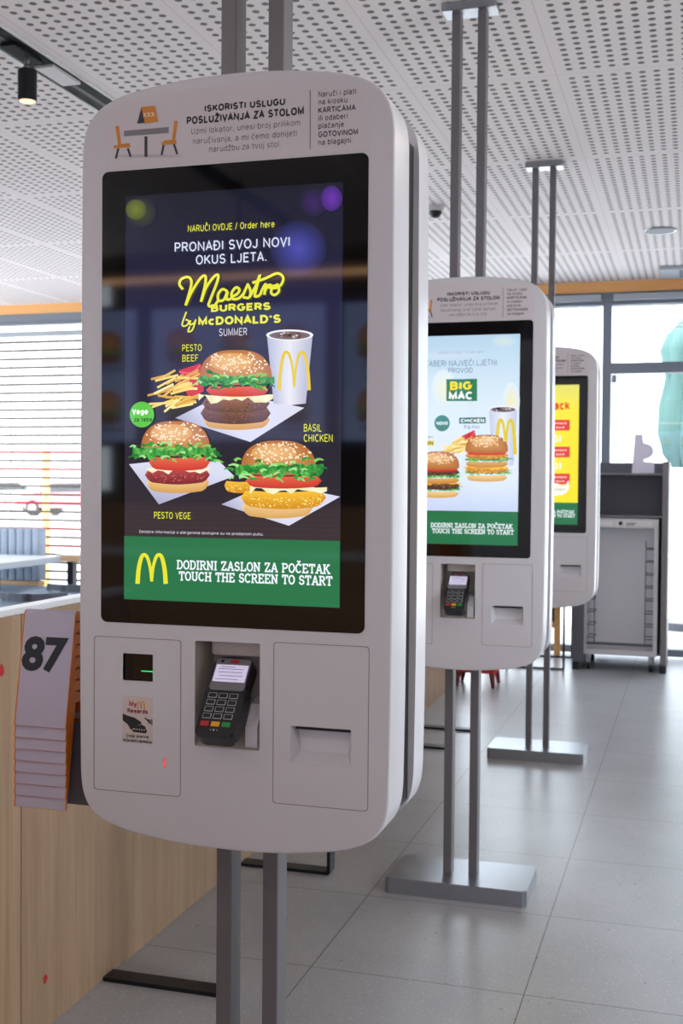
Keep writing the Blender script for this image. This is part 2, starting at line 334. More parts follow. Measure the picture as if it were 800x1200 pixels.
# plain grotesque letters as strokes: caps 7 high, small letters 5
def _bowl(cx): return arc(cx, 2.5, 1.75, 2.5, 0, 360, 16)
_V = {'A': (5.2, [[(.3, 0), (2.6, 7), (4.9, 0)], [(1.2, 2.3), (4, 2.3)]]),
 'B': (5.2, [[(.7, 3.7), (.7, 7), (2.7, 7)]+arc(2.7, 5.35, 1.6, 1.65, 90, -90)+[(.7, 3.7)], [(.7, 3.7), (2.8, 3.7)]+arc(2.8, 1.85, 1.8, 1.85, 90, -90)+[(.7, 0), (.7, 3.7)]]),
 'C': (5.4, [arc(2.9, 3.5, 2.3, 3.5, 45, 315, 14)]), 'D': (5.6, [[(.7, 0), (.7, 7), (2.5, 7)]+arc(2.5, 3.5, 2.4, 3.5, 90, -90, 12)+[(.7, 0)]]),
 'E': (4.7, [[(4.3, 7), (.7, 7), (.7, 0), (4.4, 0)], [(.7, 3.7), (3.9, 3.7)]]), 'F': (4.5, [[(4.2, 7), (.7, 7), (.7, 0)], [(.7, 3.6), (3.7, 3.6)]]),
 'G': (5.8, [arc(2.9, 3.5, 2.3, 3.5, 45, 335, 14)+[(5.1, 3.3), (3.2, 3.3)]]), 'H': (5.5, [[(.7, 0), (.7, 7)], [(4.8, 0), (4.8, 7)], [(.7, 3.6), (4.8, 3.6)]]),
 'I': (1.5, [[(.75, 0), (.75, 7)]]), 'J': (4.1, [[(3.3, 7), (3.3, 1.8)]+arc(1.85, 1.8, 1.45, 1.8, 0, -170)]), 'K': (5.2, [[(.7, 0), (.7, 7)], [(4.7, 7), (.8, 2.7)], [(2, 4), (4.9, 0)]]),
 'L': (4.3, [[(.7, 7), (.7, 0), (4, 0)]]), 'M': (6.4, [[(.7, 0), (.7, 7), (3.2, .8), (5.7, 7), (5.7, 0)]]), 'N': (5.6, [[(.7, 0), (.7, 7), (4.9, 0), (4.9, 7)]]),
 'O': (5.9, [arc(2.95, 3.5, 2.4, 3.5, 0, 360, 20)]), 'P': (4.9, [[(.7, 0), (.7, 7), (2.7, 7)]+arc(2.7, 5.1, 1.75, 1.9, 90, -90)+[(.7, 3.2)]]),
 'R': (5.2, [[(.7, 0), (.7, 7), (2.8, 7)]+arc(2.8, 5.2, 1.7, 1.8, 90, -90)+[(.7, 3.4)], [(2.8, 3.4), (4.7, 0)]]),
 'S': (5.1, [arc(2.5, 5.2, 1.75, 1.8, 25, 255, 10)+arc(2.55, 1.8, 1.9, 1.8, 75, -160, 10)]), 'T': (4.8, [[(2.4, 0), (2.4, 7)], [(.2, 7), (4.6, 7)]]),
 'U': (5.5, [[(.7, 7), (.7, 2.2)]+arc(2.75, 2.2, 2.05, 2.2, 180, 360)+[(4.8, 7)]]), 'V': (5, [[(.3, 7), (2.5, 0), (4.7, 7)]]), 'X': (5, [[(.4, 0), (4.6, 7)], [(.4, 7), (4.6, 0)]]),
 'Z': (4.9, [[(.5, 7), (4.4, 7), (.5, 0), (4.5, 0)]]), 'Y': (4.9, [[(.3, 7), (2.45, 3.2), (4.6, 7)], [(2.45, 3.2), (2.45, 0)]]),
 'a': (4.6, [arc(2.2, 3.6, 1.6, 1.4, 155, 0)+[(3.8, 0)], [(3.8, 2.9), (1.9, 2.9)]+arc(1.9, 1.45, 1.4, 1.45, 90, 275)+[(3.8, 1.3)]]), 'b': (4.9, [[(.7, 0), (.7, 7)], _bowl(2.45)]), 'c': (4.4, [arc(2.4, 2.5, 1.75, 2.5, 45, 315, 12)]),
 'd': (4.9, [[(4.2, 0), (4.2, 7)], _bowl(2.45)]), 'e': (4.7, [[(.65, 2.6), (4.1, 2.6)]+arc(2.4, 2.5, 1.75, 2.5, 2, 320, 14)]), 'f': (2.8, [[(1.1, 0), (1.1, 5.8)]+arc(2.2, 5.8, 1.1, 1.2, 180, 80), [(.1, 5), (2.6, 5)]]), 'g': (4.9, [[(4.2, 5), (4.2, 0)]+arc(2.5, 0, 1.7, 1.9, 0, -150), _bowl(2.45)]),
 'h': (4.7, [[(.7, 0), (.7, 7)], [(.7, 3)]+arc(2.35, 3.2, 1.65, 1.8, 170, 0)+[(4, 0)]]), 'i': (1.6, [[(.8, 0), (.8, 5)], [(.8, 6.3), (.8, 7.2)]]), 'j': (1.7, [[(.9, 5), (.9, -1.2), (-.2, -1.9)], [(.9, 6.3), (.9, 7.2)]]),
 'k': (4.5, [[(.7, 0), (.7, 7)], [(3.9, 5), (.8, 1.9)], [(1.8, 2.9), (4.1, 0)]]), 'l': (1.5, [[(.75, 0), (.75, 7)]]), 'm': (7, [[(.7, 0), (.7, 5)], [(.7, 3)]+arc(2.1, 3.4, 1.4, 1.6, 170, 0)+[(3.5, 0)], [(3.5, 3)]+arc(4.9, 3.4, 1.4, 1.6, 170, 0)+[(6.3, 0)]]),
 'n': (4.7, [[(.7, 0), (.7, 5)], [(.7, 3)]+arc(2.35, 3.2, 1.65, 1.8, 170, 0)+[(4, 0)]]), 'o': (4.8, [_bowl(2.4)]), 'p': (4.9, [[(.7, -2), (.7, 5)], _bowl(2.45)]), 'r': (3.2, [[(.7, 0), (.7, 5)], [(.7, 3)]+arc(2.2, 3.4, 1.5, 1.5, 170, 75)]),
 's': (4.2, [arc(2.1, 3.65, 1.4, 1.35, 25, 255, 8)+arc(2.1, 1.3, 1.5, 1.3, 75, -160, 8)]), 't': (2.9, [[(1.3, 6.6), (1.3, 1)]+arc(2.3, 1, 1, 1, 180, 280), [(.2, 5), (2.7, 5)]]), 'u': (4.7, [[(.7, 5), (.7, 1.8)]+arc(2.3, 1.8, 1.6, 1.8, 180, 340)+[(4, 1.8)], [(4, 0), (4, 5)]]),
 'v': (4.3, [[(.3, 5), (2.15, 0), (4, 5)]]), 'w': (6.2, [[(.3, 5), (1.7, 0), (3.1, 4.8), (4.5, 0), (5.9, 5)]]), 'y': (4.3, [[(.3, 5), (2.2, .2)], [(4, 5), (1.7, -1.9), (.6, -1.9)]]), 'z': (4.1, [[(.4, 5), (3.7, 5), (.4, 0), (3.8, 0)]]),
 '.': (1.6, [[(.8, 0), (.8, .9)]]), ',': (1.6, [[(.9, .9), (.6, -1.2)]]), '/': (3.2, [[(.3, -.6), (2.9, 7.4)]]), '\u2019': (1.6, [[(.9, 7), (.6, 5)]]), '2': (4.8, [arc(2.4, 5.1, 1.8, 1.9, 165, -30)+[(.5, 0), (4.4, 0)]]), ' ': (2.3, [])}
_car = lambda x, y: [(x-1.1, y+1.5), (x, y), (x+1.1, y+1.5)]
_acu = lambda x, y: [(x-.4, y), (x+.9, y+1.5)]
for n_, b_, mk in (('Č', 'C', _car(2.9, 8)), ('Ć', 'C', _acu(2.9, 8)), ('Ž', 'Z', _car(2.45, 8)), ('č', 'c', _car(2.4, 6)), ('ć', 'c', _acu(2.4, 6)), ('ž', 'z', _car(2.1, 6)), ('Đ', 'D', [(-.4, 3.6), (2.6, 3.6)]), ('đ', 'd', [(2.6, 6), (5, 6)])):
    _V[n_] = (_V[b_][0], _V[b_][1]+[mk])
def ribbon2(P, h):                               # a mitred ribbon of half width h along a path
    n = len(P); closed = n > 3 and math.hypot(P[0][0]-P[-1][0], P[0][1]-P[-1][1]) < 1e-6; L = []
    for i in range(n):
        a = P[i-1] if i > 0 else (P[-2] if closed else P[0]); b = P[i+1] if i < n-1 else (P[1] if closed else P[-1]); p = P[i]
        d0 = (p[0]-a[0], p[1]-a[1]); d1 = (b[0]-p[0], b[1]-p[1]); l0 = math.hypot(*d0); l1 = math.hypot(*d1)
        u0 = (d0[0]/l0, d0[1]/l0) if l0 > 1e-9 else (d1[0]/l1, d1[1]/l1); u1 = (d1[0]/l1, d1[1]/l1) if l1 > 1e-9 else u0
        mx, my = -(u0[1]+u1[1]), u0[0]+u1[0]; ml = math.hypot(mx, my) or 1e-9; mx, my = mx/ml, my/ml
        k = h/max(.42, abs(mx*-u0[1]+my*u0[0])); L += [(p[0]+mx*k, p[1]+my*k), (p[0]-mx*k, p[1]-my*k)]
    return L, [(2*i, 2*i+1, 2*i+3, 2*i+2) for i in range(n-1)]
def sans(art, body, x0, x1, ycap, ybase, c, wd):
    pen = 0; runs = []; gap = .55+wd*.5
    for ch in body:
        adv, st = _V[ch]
        for q in st: runs.append([(pen+a, b) for a, b in q])
        pen += adv+gap*.8
    pen -= gap*.8
    L0, L1 = art.S(x0, ybase)[0], art.S(x1, ybase)[0]; xm = (x0+x1)/2; zb, zc = art.S(xm, ybase)[1], art.S(xm, ycap)[1]
    kx, kz = (L1-L0)/pen, (zc-zb)/7.0; h = wd/2
    for q in runs:
        q = [(a, h+b*(7-2*h)/7) for a, b in q]
        P, fs_ = ribbon2(q, h)
        art.add([(L0+a*kx, zb+b*kz) for a, b in P], c, fs_, local=True)

class Art:                                      # flat layers of a lit picture or a print, on the face of a kiosk
    def __init__(s, S, y0): s.S = S; s.y0 = y0; s.k = 0; s.V = []; s.Fc = []; s.C = []
    def up(s): s.k += 1; return s
    def add(s, pts, cols, faces=None, local=False):
        o = len(s.V); y = s.y0-s.k*.00022
        for p in pts:
            q = p if local else s.S(*p); s.V.append((q[0], y, q[1]))
        s.C += cols if isinstance(cols, list) else [lin(cols)]*len(pts)
        s.Fc += [tuple(o+i for i in f) for f in (faces or [tuple(range(len(pts)))])]
        return s
    def poly(s, pts, c): return s.add(pts, c)
    def blob(s, cx, cy, rx, ry, c, c2=None, n=28, jit=0, rot=0):     # a disc, centre colour c, rim colour c2
        P = [(cx, cy)]; cols = [lin(c)]; ca, sa = math.cos(rot), math.sin(rot)
        for i in range(n):
            a = 2*PI*i/n; k = 1+random.uniform(-jit, jit); x, y = rx*k*math.cos(a), ry*k*math.sin(a)
            P.append((cx+x*ca-y*sa, cy+x*sa+y*ca)); cols.append(lin(c2 or c))
        return s.add(P, cols, [(0, 1+i, 1+(i+1) % n) for i in range(n)])
    def stroke(s, pts, wd, c, smooth=5):        # a ribbon along a path
        P = catmull(pts, smooth) if smooth else pts; L = []; n = len(P)
        for i, p in enumerate(P):
            a, b = P[max(i-1, 0)], P[min(i+1, n-1)]; dx, dy = b[0]-a[0], b[1]-a[1]; l = math.hypot(dx, dy) or 1
            h = (wd(i/(n-1)) if callable(wd) else wd)/2
            L += [(p[0]-dy/l*h, p[1]+dx/l*h), (p[0]+dy/l*h, p[1]-dx/l*h)]
        return s.add(L, c, [(2*i, 2*i+1, 2*i+3, 2*i+2) for i in range(n-1)])
    def text(s, body, x0, x1, ycap, ybase, c, bold=0.0, shear=0):
        sans(s, body, x0, x1, ycap, ybase, c, 1.7 if bold >= .02 else 1.35 if bold >= .01 else 1.0 if bold > 0 else .88); return s
    def build(s, name, m, parent): return build(name, s.V, s.Fc, m, parent, cols=s.C)

# slab letters of the green start banner: strokes on a 4 x 7 grid, with feet
def sl(*xs, y=0): return [[(x-.75, y), (x+.75, y)] for x in xs]
SLAB = {
 'D': (5, [[(1, 0), (1, 7)], [(0.2, 7), (2.4, 7)]+arc(2.4, 3.5, 2.1, 3.5, 90, -90)+[(.2, 0)]]),
 'O': (5, [arc(2.5, 3.5, 2.1, 3.5, 0, 360, 18)]),
 'I': (2.4, [[(1.2, 0), (1.2, 7)]]+sl(1.2)+sl(1.2, y=7)),
 'R': (5.2, [[(1, 0), (1, 7)], [(.2, 7), (2.6, 7)]+arc(2.6, 5.3, 1.6, 1.7, 90, -90)+[(1, 3.6)], [(2.6, 3.6), (4.4, 0), (5, 0)]]+sl(1)),
 'N': (5.6, [[(1, 0), (1, 7), (4.5, 0), (4.5, 7)]]+sl(1)+sl(4.5, y=7)+[[(.2, 7), (1, 7)]]),
 'Z': (4.6, [[(.6, 5.6), (.6, 7), (4, 7), (.6, 0), (4.1, 0), (4.1, 1.4)]]),
 'A': (5.4, [[(.8, 0), (2.6, 7), (2.9, 7), (4.7, 0)], [(1.5, 2.3), (4, 2.3)]]+sl(.8, 4.7)),
 'S': (4.5, [[(3.7, 5.6)]+arc(2.2, 5.2, 1.5, 1.8, 20, 250)+arc(2.2, 1.75, 1.7, 1.75, 70, -160)+[(.5, 1.4)]]),
 'L': (4.6, [[(1.1, 7), (1.1, 0)], [(.2, 0), (4.1, 0), (4.1, 1.7)]]+sl(1.1, y=7)),
 'P': (4.9, [[(1, 0), (1, 7)], [(.2, 7), (2.6, 7)]+arc(2.6, 5.1, 1.7, 1.9, 90, -90)+[(1, 3.2)]]+sl(1)),
 'C': (4.9, [[(4.2, 6.6)]+arc(2.5, 3.5, 2.1, 3.5, 45, 315, 14)]),
 'E': (4.8, [[(1, 0), (1, 7)], [(.2, 7), (4.1, 7), (4.1, 5.6)], [(1, 3.6), (3.2, 3.6)], [(.2, 0), (4.2, 0), (4.2, 1.5)]]),
 'T': (4.8, [[(2.4, 0), (2.4, 7)], [(.4, 5.5), (.4, 7), (4.4, 7), (4.4, 5.5)]]+sl(2.4)),
 'K': (5.4, [[(1, 0), (1, 7)], [(4.3, 7), (1.2, 3), (2.2, 4.1), (4.6, 0)]]+sl(1, 4.6)+sl(1, 4.2, y=7)),
 'U': (5.5, [[(1, 7), (1, 2)]+arc(2.7, 2, 1.7, 2, 180, 360)+[(4.4, 7)]]+sl(1, 4.4, y=7)),
 'H': (5.6, [[(1, 0), (1, 7)], [(4.5, 0), (4.5, 7)], [(1, 3.6), (4.5, 3.6)]]+sl(1, 4.5)+sl(1, 4.5, y=7)),
 ' ': (2.4, [])}
def slab(art, body, x0, x1, ycap, ybase, c, wd=1.35):
    pen = 0; runs = []
    for ch in body:
        adv, st = SLAB['C' if ch == 'Č' else ch]
        for q in st: runs.append([(pen+a, b) for a, b in q])
        if ch == 'Č': runs.append([(pen+1.6, 9.6), (pen+2.6, 8.4), (pen+3.6, 9.6)])
        pen += adv+.55
    L0, L1 = art.S(x0, ybase)[0], art.S(x1, ybase)[0]; xm = (x0+x1)/2; zb, zc = art.S(xm, ybase)[1], art.S(xm, ycap)[1]
    kx, kz = (L1-L0)/pen, (zc-zb)/7.0
    for q in runs:
        P = [(L0+a*kx, zb+b*kz) for a, b in q]; n = len(P); h = wd*min(kx, kz)/2
        for i in range(n-1):                    # butt-ended bars joined end to end
            a, b = P[i], P[i+1]; dx, dy = b[0]-a[0], b[1]-a[1]; l = math.hypot(dx, dy) or 1e-9; ux_, uy_ = dx/l*h*.6, dy/l*h*.6; nx, ny = -dy/l*h, dx/l*h
            art.add([(a[0]-ux_+nx, a[1]-uy_+ny), (a[0]-ux_-nx, a[1]-uy_-ny), (b[0]+ux_-nx, b[1]+uy_-ny), (b[0]+ux_+nx, b[1]+uy_+ny)], c, local=True)

def arches(art, x0, x1, y0, y1, c, wd):          # two tall joined arches, feet at y1
    xm = (x0+x1)/2
    for s in (0, 1):
        a, b = (x0, xm) if s == 0 else (x1, xm)
        P = [(a, y1), (a+(b-a)*.08, y0+(y1-y0)*.50), (a+(b-a)*.27, y0+(y1-y0)*.10), (a+(b-a)*.48, y0), (a+(b-a)*.70, y0+(y1-y0)*.10), (a+(b-a)*.90, y0+(y1-y0)*.45), (b, y0+(y1-y0)*.92)]
        art.stroke(P, lambda t: wd*(1.25-.5*t), c)

def bun_top(art, cx, y0, y1, w_, dark=(176, 108, 56), mid=(220, 160, 96), seed=(248, 232, 200)):
    h = y1-y0; P = []; n = 24
    for i in range(n+1):
        a = PI*i/n; P.append((cx-w_/2*math.copysign(abs(math.cos(a))**.72, math.cos(a)), y1-h*math.sin(a)**.85))
    P += [(cx+w_/2*.96, y1+h*.10), (cx, y1+h*.16), (cx-w_/2*.96, y1+h*.10)]
    C = [(cx, y0+h*.42)]; art.up()
    art.add(C+P, [lin(mid)]+[lin(dark)]*len(P), [(0, 1+i, 1+(i+1) % len(P)) for i in range(len(P))])
    art.up().blob(cx-w_*.06, y0+h*.40, w_*.30, h*.30, (236, 190, 132), mid)
    art.up()
    for _ in range(int(26+w_*.9)):
        a, r = random.uniform(0, 2*PI), math.sqrt(random.random()); x, y = cx+w_*.43*r*math.cos(a), y0+h*.42+h*.38*r*math.sin(a)
        art.blob(x, y, w_*.012+.35, w_*.008+.28, seed, n=6, rot=random.uniform(-1, 1))
def ragged(art, x0, x1, y0, y1, c, c2, n=30, amp=.45):      # a frilled leaf of lettuce, a slice of cheese
    art.up(); P = []; h = y1-y0
    for i in range(n+1): P.append((x0+(x1-x0)*i/n, y0+h*(.18+.3*random.random()*amp)))
    for i in range(n, -1, -1): P.append((x0+(x1-x0)*i/n, y1-h*random.random()*amp))
    m = n+1
    art.add(P, [lin(random.choice((c, c2))) for _ in P], [(i, i+1, 2*m-2-i, 2*m-1-i) for i in range(n)])
def lettuce(art, x0, x1, y0, y1, c=(58, 150, 62), c2=(126, 206, 96)):
    ragged(art, x0+2, x1-2, y0+1, y1-1, (44, 128, 56), (88, 176, 76)); art.up()
    for _ in range(46):
        x, y = random.uniform(x0, x1), random.uniform(y0+1, y1-1); l = random.uniform(.05, .12)*(x1-x0); a = random.uniform(-.7, .7)+(PI if random.random() < .5 else 0)
        art.stroke([(x, y), (x+l*.5*math.cos(a), y+l*.4*math.sin(a)-1), (x+l*math.cos(a), y+l*.6*math.sin(a)+1)], lambda t: (y1-y0)*.16*(1-t*.7), random.choice((c, c2, (36, 118, 54), (160, 224, 140))), 3)
def slab_layer(art, x0, x1, y0, y1, c, c2, sag=.25, grains=0, g=None):     # patty, bun heel, tomato: a thick rounded disc seen from the side
    n = 18; h = y1-y0; P = []
    for i in range(n+1): t_ = i/n; e = min(1, (1-abs(2*t_-1))*7)**.5; P.append((x0+(x1-x0)*t_, y0+h*(.5-.5*e)+h*sag*math.sin(PI*t_)*.6))
    for i in range(n, -1, -1): t_ = i/n; e = min(1, (1-abs(2*t_-1))*5)**.5; P.append((x0+(x1-x0)*t_, y0+h*(.5+.5*e)+h*sag*math.sin(PI*t_)))
    m = n+1; art.up(); art.add(P, [lin(c)]*m+[lin(c2)]*m, [(i, i+1, 2*m-2-i, 2*m-1-i) for i in range(n)])
    if grains:
        art.up()
        for _ in range(grains):
            t_ = random.uniform(.05, .95); art.blob(x0+(x1-x0)*t_, y0+h*random.uniform(.3, .95)+h*sag*.8*math.sin(PI*t_), random.uniform(.5, 1.5), random.uniform(.4, .9), random.choice(g), n=6)
BROWN = [(84, 50, 40), (146, 100, 84), (104, 66, 52)]
def fries(art, x0, x1, y0, y1, box=True, n=34):
    art.up()
    if box:
        art.poly([(x0+(x1-x0)*.55, y0+2), (x1, y0-6), (x1+4, y0+(y1-y0)*.55), (x0+(x1-x0)*.75, y0+(y1-y0)*.75)], (206, 44, 58)); art.up()
        art.stroke([(x0+(x1-x0)*.55, y0+4), (x0+(x1-x0)*.8, y0+5), (x1, y0-4)], 1.6, (232, 96, 104)); art.up()
    for i in range(n):
        x, y = random.uniform(x0+6, x1-8), random.uniform(y0+6, y1-4); a = random.uniform(-.15, .75); l = random.uniform(.35, .55)*(x1-x0)
        art.up() if i % 8 == 0 else None
        c = random.choice(((246, 214, 120), (230, 184, 84), (252, 230, 158), (214, 160, 66)))
        art.stroke([(x-l/2*math.cos(a), y+l/2*math.sin(a)*.9), (x+l/2*math.cos(a), y-l/2*math.sin(a)*.9)], 2.6, c, 0)
def cup(art, x0, x1, y0, y1, taper, c=(226, 228, 240), side=(176, 180, 206), logo=(226, 196, 60)):
    rx = (x1-x0)/2; cx = (x0+x1)/2; art.up(); yb = y0+rx*.22
    art.add([(x0, yb), (cx, yb), (x1, yb), (x1-taper, y1), (cx, y1+2), (x0+taper, y1)], [lin(side), lin(c), lin(side), lin(side), lin(c), lin(side)], [(0, 1, 4, 5), (1, 2, 3, 4)])
    art.up().blob(cx, yb, rx*1.03, rx*.24, (236, 238, 246)); art.up().blob(cx, yb+.5, rx*.90, rx*.18, (72, 54, 58), (120, 104, 110)); art.up()
    for _ in range(14): art.blob(cx+random.uniform(-.7, .7)*rx, yb+random.uniform(-.1, .12)*rx, 2, 1.1, random.choice(((150, 134, 140), (206, 196, 204), (60, 44, 48))), n=6)
    art.up(); arches(art, x0+taper+rx*.25, x1-rx*.15, yb+rx*.75, y1-(y1-y0)*.18, logo, 3.4)

# ------------------------------------------------------------------ the kiosk
HALF = [(0, 2.129), (.07, 2.127), (.13, 2.1215), (.185, 2.1135), (.222, 2.1035), (.250, 2.090), (.268, 2.073), (.280, 2.050), (.2855, 2.02), (.2865, 1.96), (.2885, 1.6), (.2895, 1.35), (.2890, 1.1),
        (.2875, .95), (.2865, .905), (.2825, .874), (.272, .8495), (.254, .832), (.226, .818), (.18, .8065), (.11, .7975), (.05, .7937), (0, .793)]
hc = catmull(HALF, 5)
OUT = [(x, z) for x, z in hc] + [(-x, z) for x, z in hc[-2:0:-1]]      # clockwise from the top
def shell(name, parent, m, y0, y1, holes=(), r=.0045, mirror=False):
    rings = [(offset(OUT, r), y0)]
    for a in (22.5, 45, 67.5, 90): rings.append((offset(OUT, r*(1-math.sin(math.radians(a)))) if a < 90 else OUT, y0+(r*(1-math.cos(math.radians(a))))*(1 if y1 > y0 else -1)))
    rings.append((OUT, y1)); rings.append((offset(OUT, .02), y1))
    bm = bmesh.new(); RV = [[bm.verts.new((x, y, z)) for x, z in ring] for ring, y in rings]; n = len(OUT)
    for a, b in zip(RV, RV[1:]):
        for k in range(n): bm.faces.new((a[k], a[(k+1) % n], b[(k+1) % n], b[k]))
    bm.faces.new(RV[-1]); ed = []
    for k in range(n): ed.append(bm.edges.get((RV[0][k], RV[0][(k+1) % n])))
    for h in holes:
        hv = [bm.verts.new((x, y0, z)) for x, z in h]
        for k in range(len(hv)): ed.append(bm.edges.new((hv[k], hv[(k+1) % len(hv)])))
    bmesh.ops.triangle_fill(bm, use_beauty=True, edges=ed)
    bmesh.ops.recalc_face_normals(bm, faces=bm.faces)
    me = bpy.data.meshes.new(name); bm.to_mesh(me); bm.free(); me.materials.append(m); me.shade_smooth(); me.set_sharp_from_angle(angle=math.radians(28))
    o = bpy.data.objects.new(name, me); COL.objects.link(o); o.parent = parent; return o
NICHE = (-.0637, .0568, .9706, 1.155); SLOT = (.1128, .2206, .9536, 1.018); SCAN = (-.2024, -.1442, 1.078, 1.1262)
GX0, GX1, GZ0, GZ1 = -.2454, .2424, 1.1805, 1.9765          # the black glass
DX0, DX1, DZ0, DZ1 = -.1993, .1993, 1.2226, 1.9311          # the lit part of it
def rect(b, r=.003): return rrect(b[0], b[1], b[2], b[3], r, 3)
def groove(mb, b, wd=.0011, r=.006):             # thin outline of a service door
    o_, i_ = rrect(b[0], b[1], b[2], b[3], r, 4), rrect(b[0]+wd, b[1]-wd, b[2]+wd, b[3]-wd, r, 4); n = len(o_)
    for k in range(n):
        q = [o_[k], o_[(k+1) % n], i_[(k+1) % n], i_[k]]
        mb.prism(q, -.0006, .001)
def make_kiosk(label, b):
    k = thing('order_kiosk', label, 'kiosk', (KX, b, 0), 0, 'self-order kiosks in a row')
    shell('front_shell', k, white, 0, .100, [rect(NICHE), rect(SLOT), rect(SCAN, .001)])
    MB().prism(offset(OUT, .0160), .0955, .1815).build('core', white, k, 30)
    for s_ in (-1, 1): MB().box(s_*.262, s_*.2762, .0985, .1785, .862, 2.030).build('black_gasket', black_core, k)  # black gasket strips in the gap between the shells
    shell('back_shell', k, white, .260, .177)
    for x in (-.0505, .040): MB().box(x-.0148, x+.0148, .105, .155, .05, CEIL-.012, .002, 1).build('pole', steel_dark, k)
    p = [(-.235, -.005), (.228, -.005), (.243, .010), (.243, .262), (.228, .277), (-.235, .277), (-.250, .262), (-.250, .010)]
    bp = MB().prism(p, 0, .055, 'XY'); bmesh.ops.bevel(bp.bm, geom=[e for e in bp.bm.edges if all(v_.co.z > .05 for v_ in e.verts)], offset=.003, segments=2, affect='EDGES')
    bp.build('base_plate', steel_base, k)
    MB().box(-.10, .09, .085, .175, CEIL-.03, CEIL, .003, 1).build('ceiling_bracket', steel_base, k)
    MB().prism(rrect(GX0, GX1, GZ0, GZ1, .012, 6), -.0012, .004).build('screen', glass_black, k)
    # card terminal niche: an open box with a sloped floor, its bracket
    x0, x1, z0, z1 = NICHE; n = MB()
    V = [(x0, .0005, z0), (x1, .0005, z0), (x1, .0005, z1), (x0, .0005, z1), (x0, .085, z0+.055), (x1, .085, z0+.055), (x1, .085, z1), (x0, .085, z1)]
    nv = [n.bm.verts.new(v_) for v_ in V]
    for f in ((0, 1, 5, 4), (1, 2, 6, 5), (2, 3, 7, 6), (3, 0, 4, 7), (4, 5, 6, 7)): n.bm.faces.new([nv[i] for i in f])
    bmesh.ops.recalc_face_normals(n.bm, faces=n.bm.faces); bmesh.ops.reverse_faces(n.bm, faces=n.bm.faces)
    ns = MB(); ns.bm = n.bm
    me = bpy.data.meshes.new('terminal_niche'); n.bm.to_mesh(me); n.bm.free(); me.materials.append(niche_paint); no = bpy.data.objects.new('terminal_niche', me); COL.objects.link(no); no.parent = k
    MB().box(-.046, .052, .030, .083, z1-.028, z1-.002, .004).build('terminal_bracket', niche_paint, no, 30)
    MB().prism([(.002, z0+.004), (.080, z0+.056), (.080, z0+.085), (.030, z0+.075), (.002, z0+.040)], .030, .052, 'YZ').build('niche_ledge', white, no)
    # receipt slot: sunk pocket with a slanted lip
    x0, x1, z0, z1 = SLOT; s = MB()
    V = [(x0, .0005, z0), (x1, .0005, z0), (x1, .0005, z1), (x0, .0005, z1), (x0+.012, .022, z0+.018), (x1-.012, .022, z0+.018), (x1-.004, .030, z1-.003), (x0+.004, .030, z1-.003)]
    sv = [s.bm.verts.new(v_) for v_ in V]
    for f in ((0, 1, 5, 4), (1, 2, 6, 5), (2, 3, 7, 6), (3, 0, 4, 7), (4, 5, 6, 7)): s.bm.faces.new([sv[i] for i in f])
    me = bpy.data.meshes.new('receipt_slot'); bmesh.ops.recalc_face_normals(s.bm, faces=s.bm.faces); bmesh.ops.reverse_faces(s.bm, faces=s.bm.faces)
    s.bm.to_mesh(me); s.bm.free(); me.materials.append(white); so = bpy.data.objects.new('receipt_slot', me); COL.objects.link(so); so.parent = k
    MB().box(x0+.006, x1-.006, .010, .030, z1-.007, z1-.003).build('paper_mouth', black_core, so)
    for q in ((-.2596, -.0898, .878, 1.1545), (.0815, .2510, .8826, 1.1595)):
        g = MB(); groove(g, q); g.build('door_seam', panel_line, k)
    # code scanner window
    x0, x1, z0, z1 = SCAN; s = MB().box(x0+.0005, x1-.0005, .004, .008, z0+.0005, z1-.0005); so = s.build('scanner_window', glass_black, k)
    MB().box(-.168, -.146, .0032, .0040, 1.0948, 1.0962).build('scan_line', mat('green_led', (30, 230, 120), .3, emit=1.2), so)
    return k
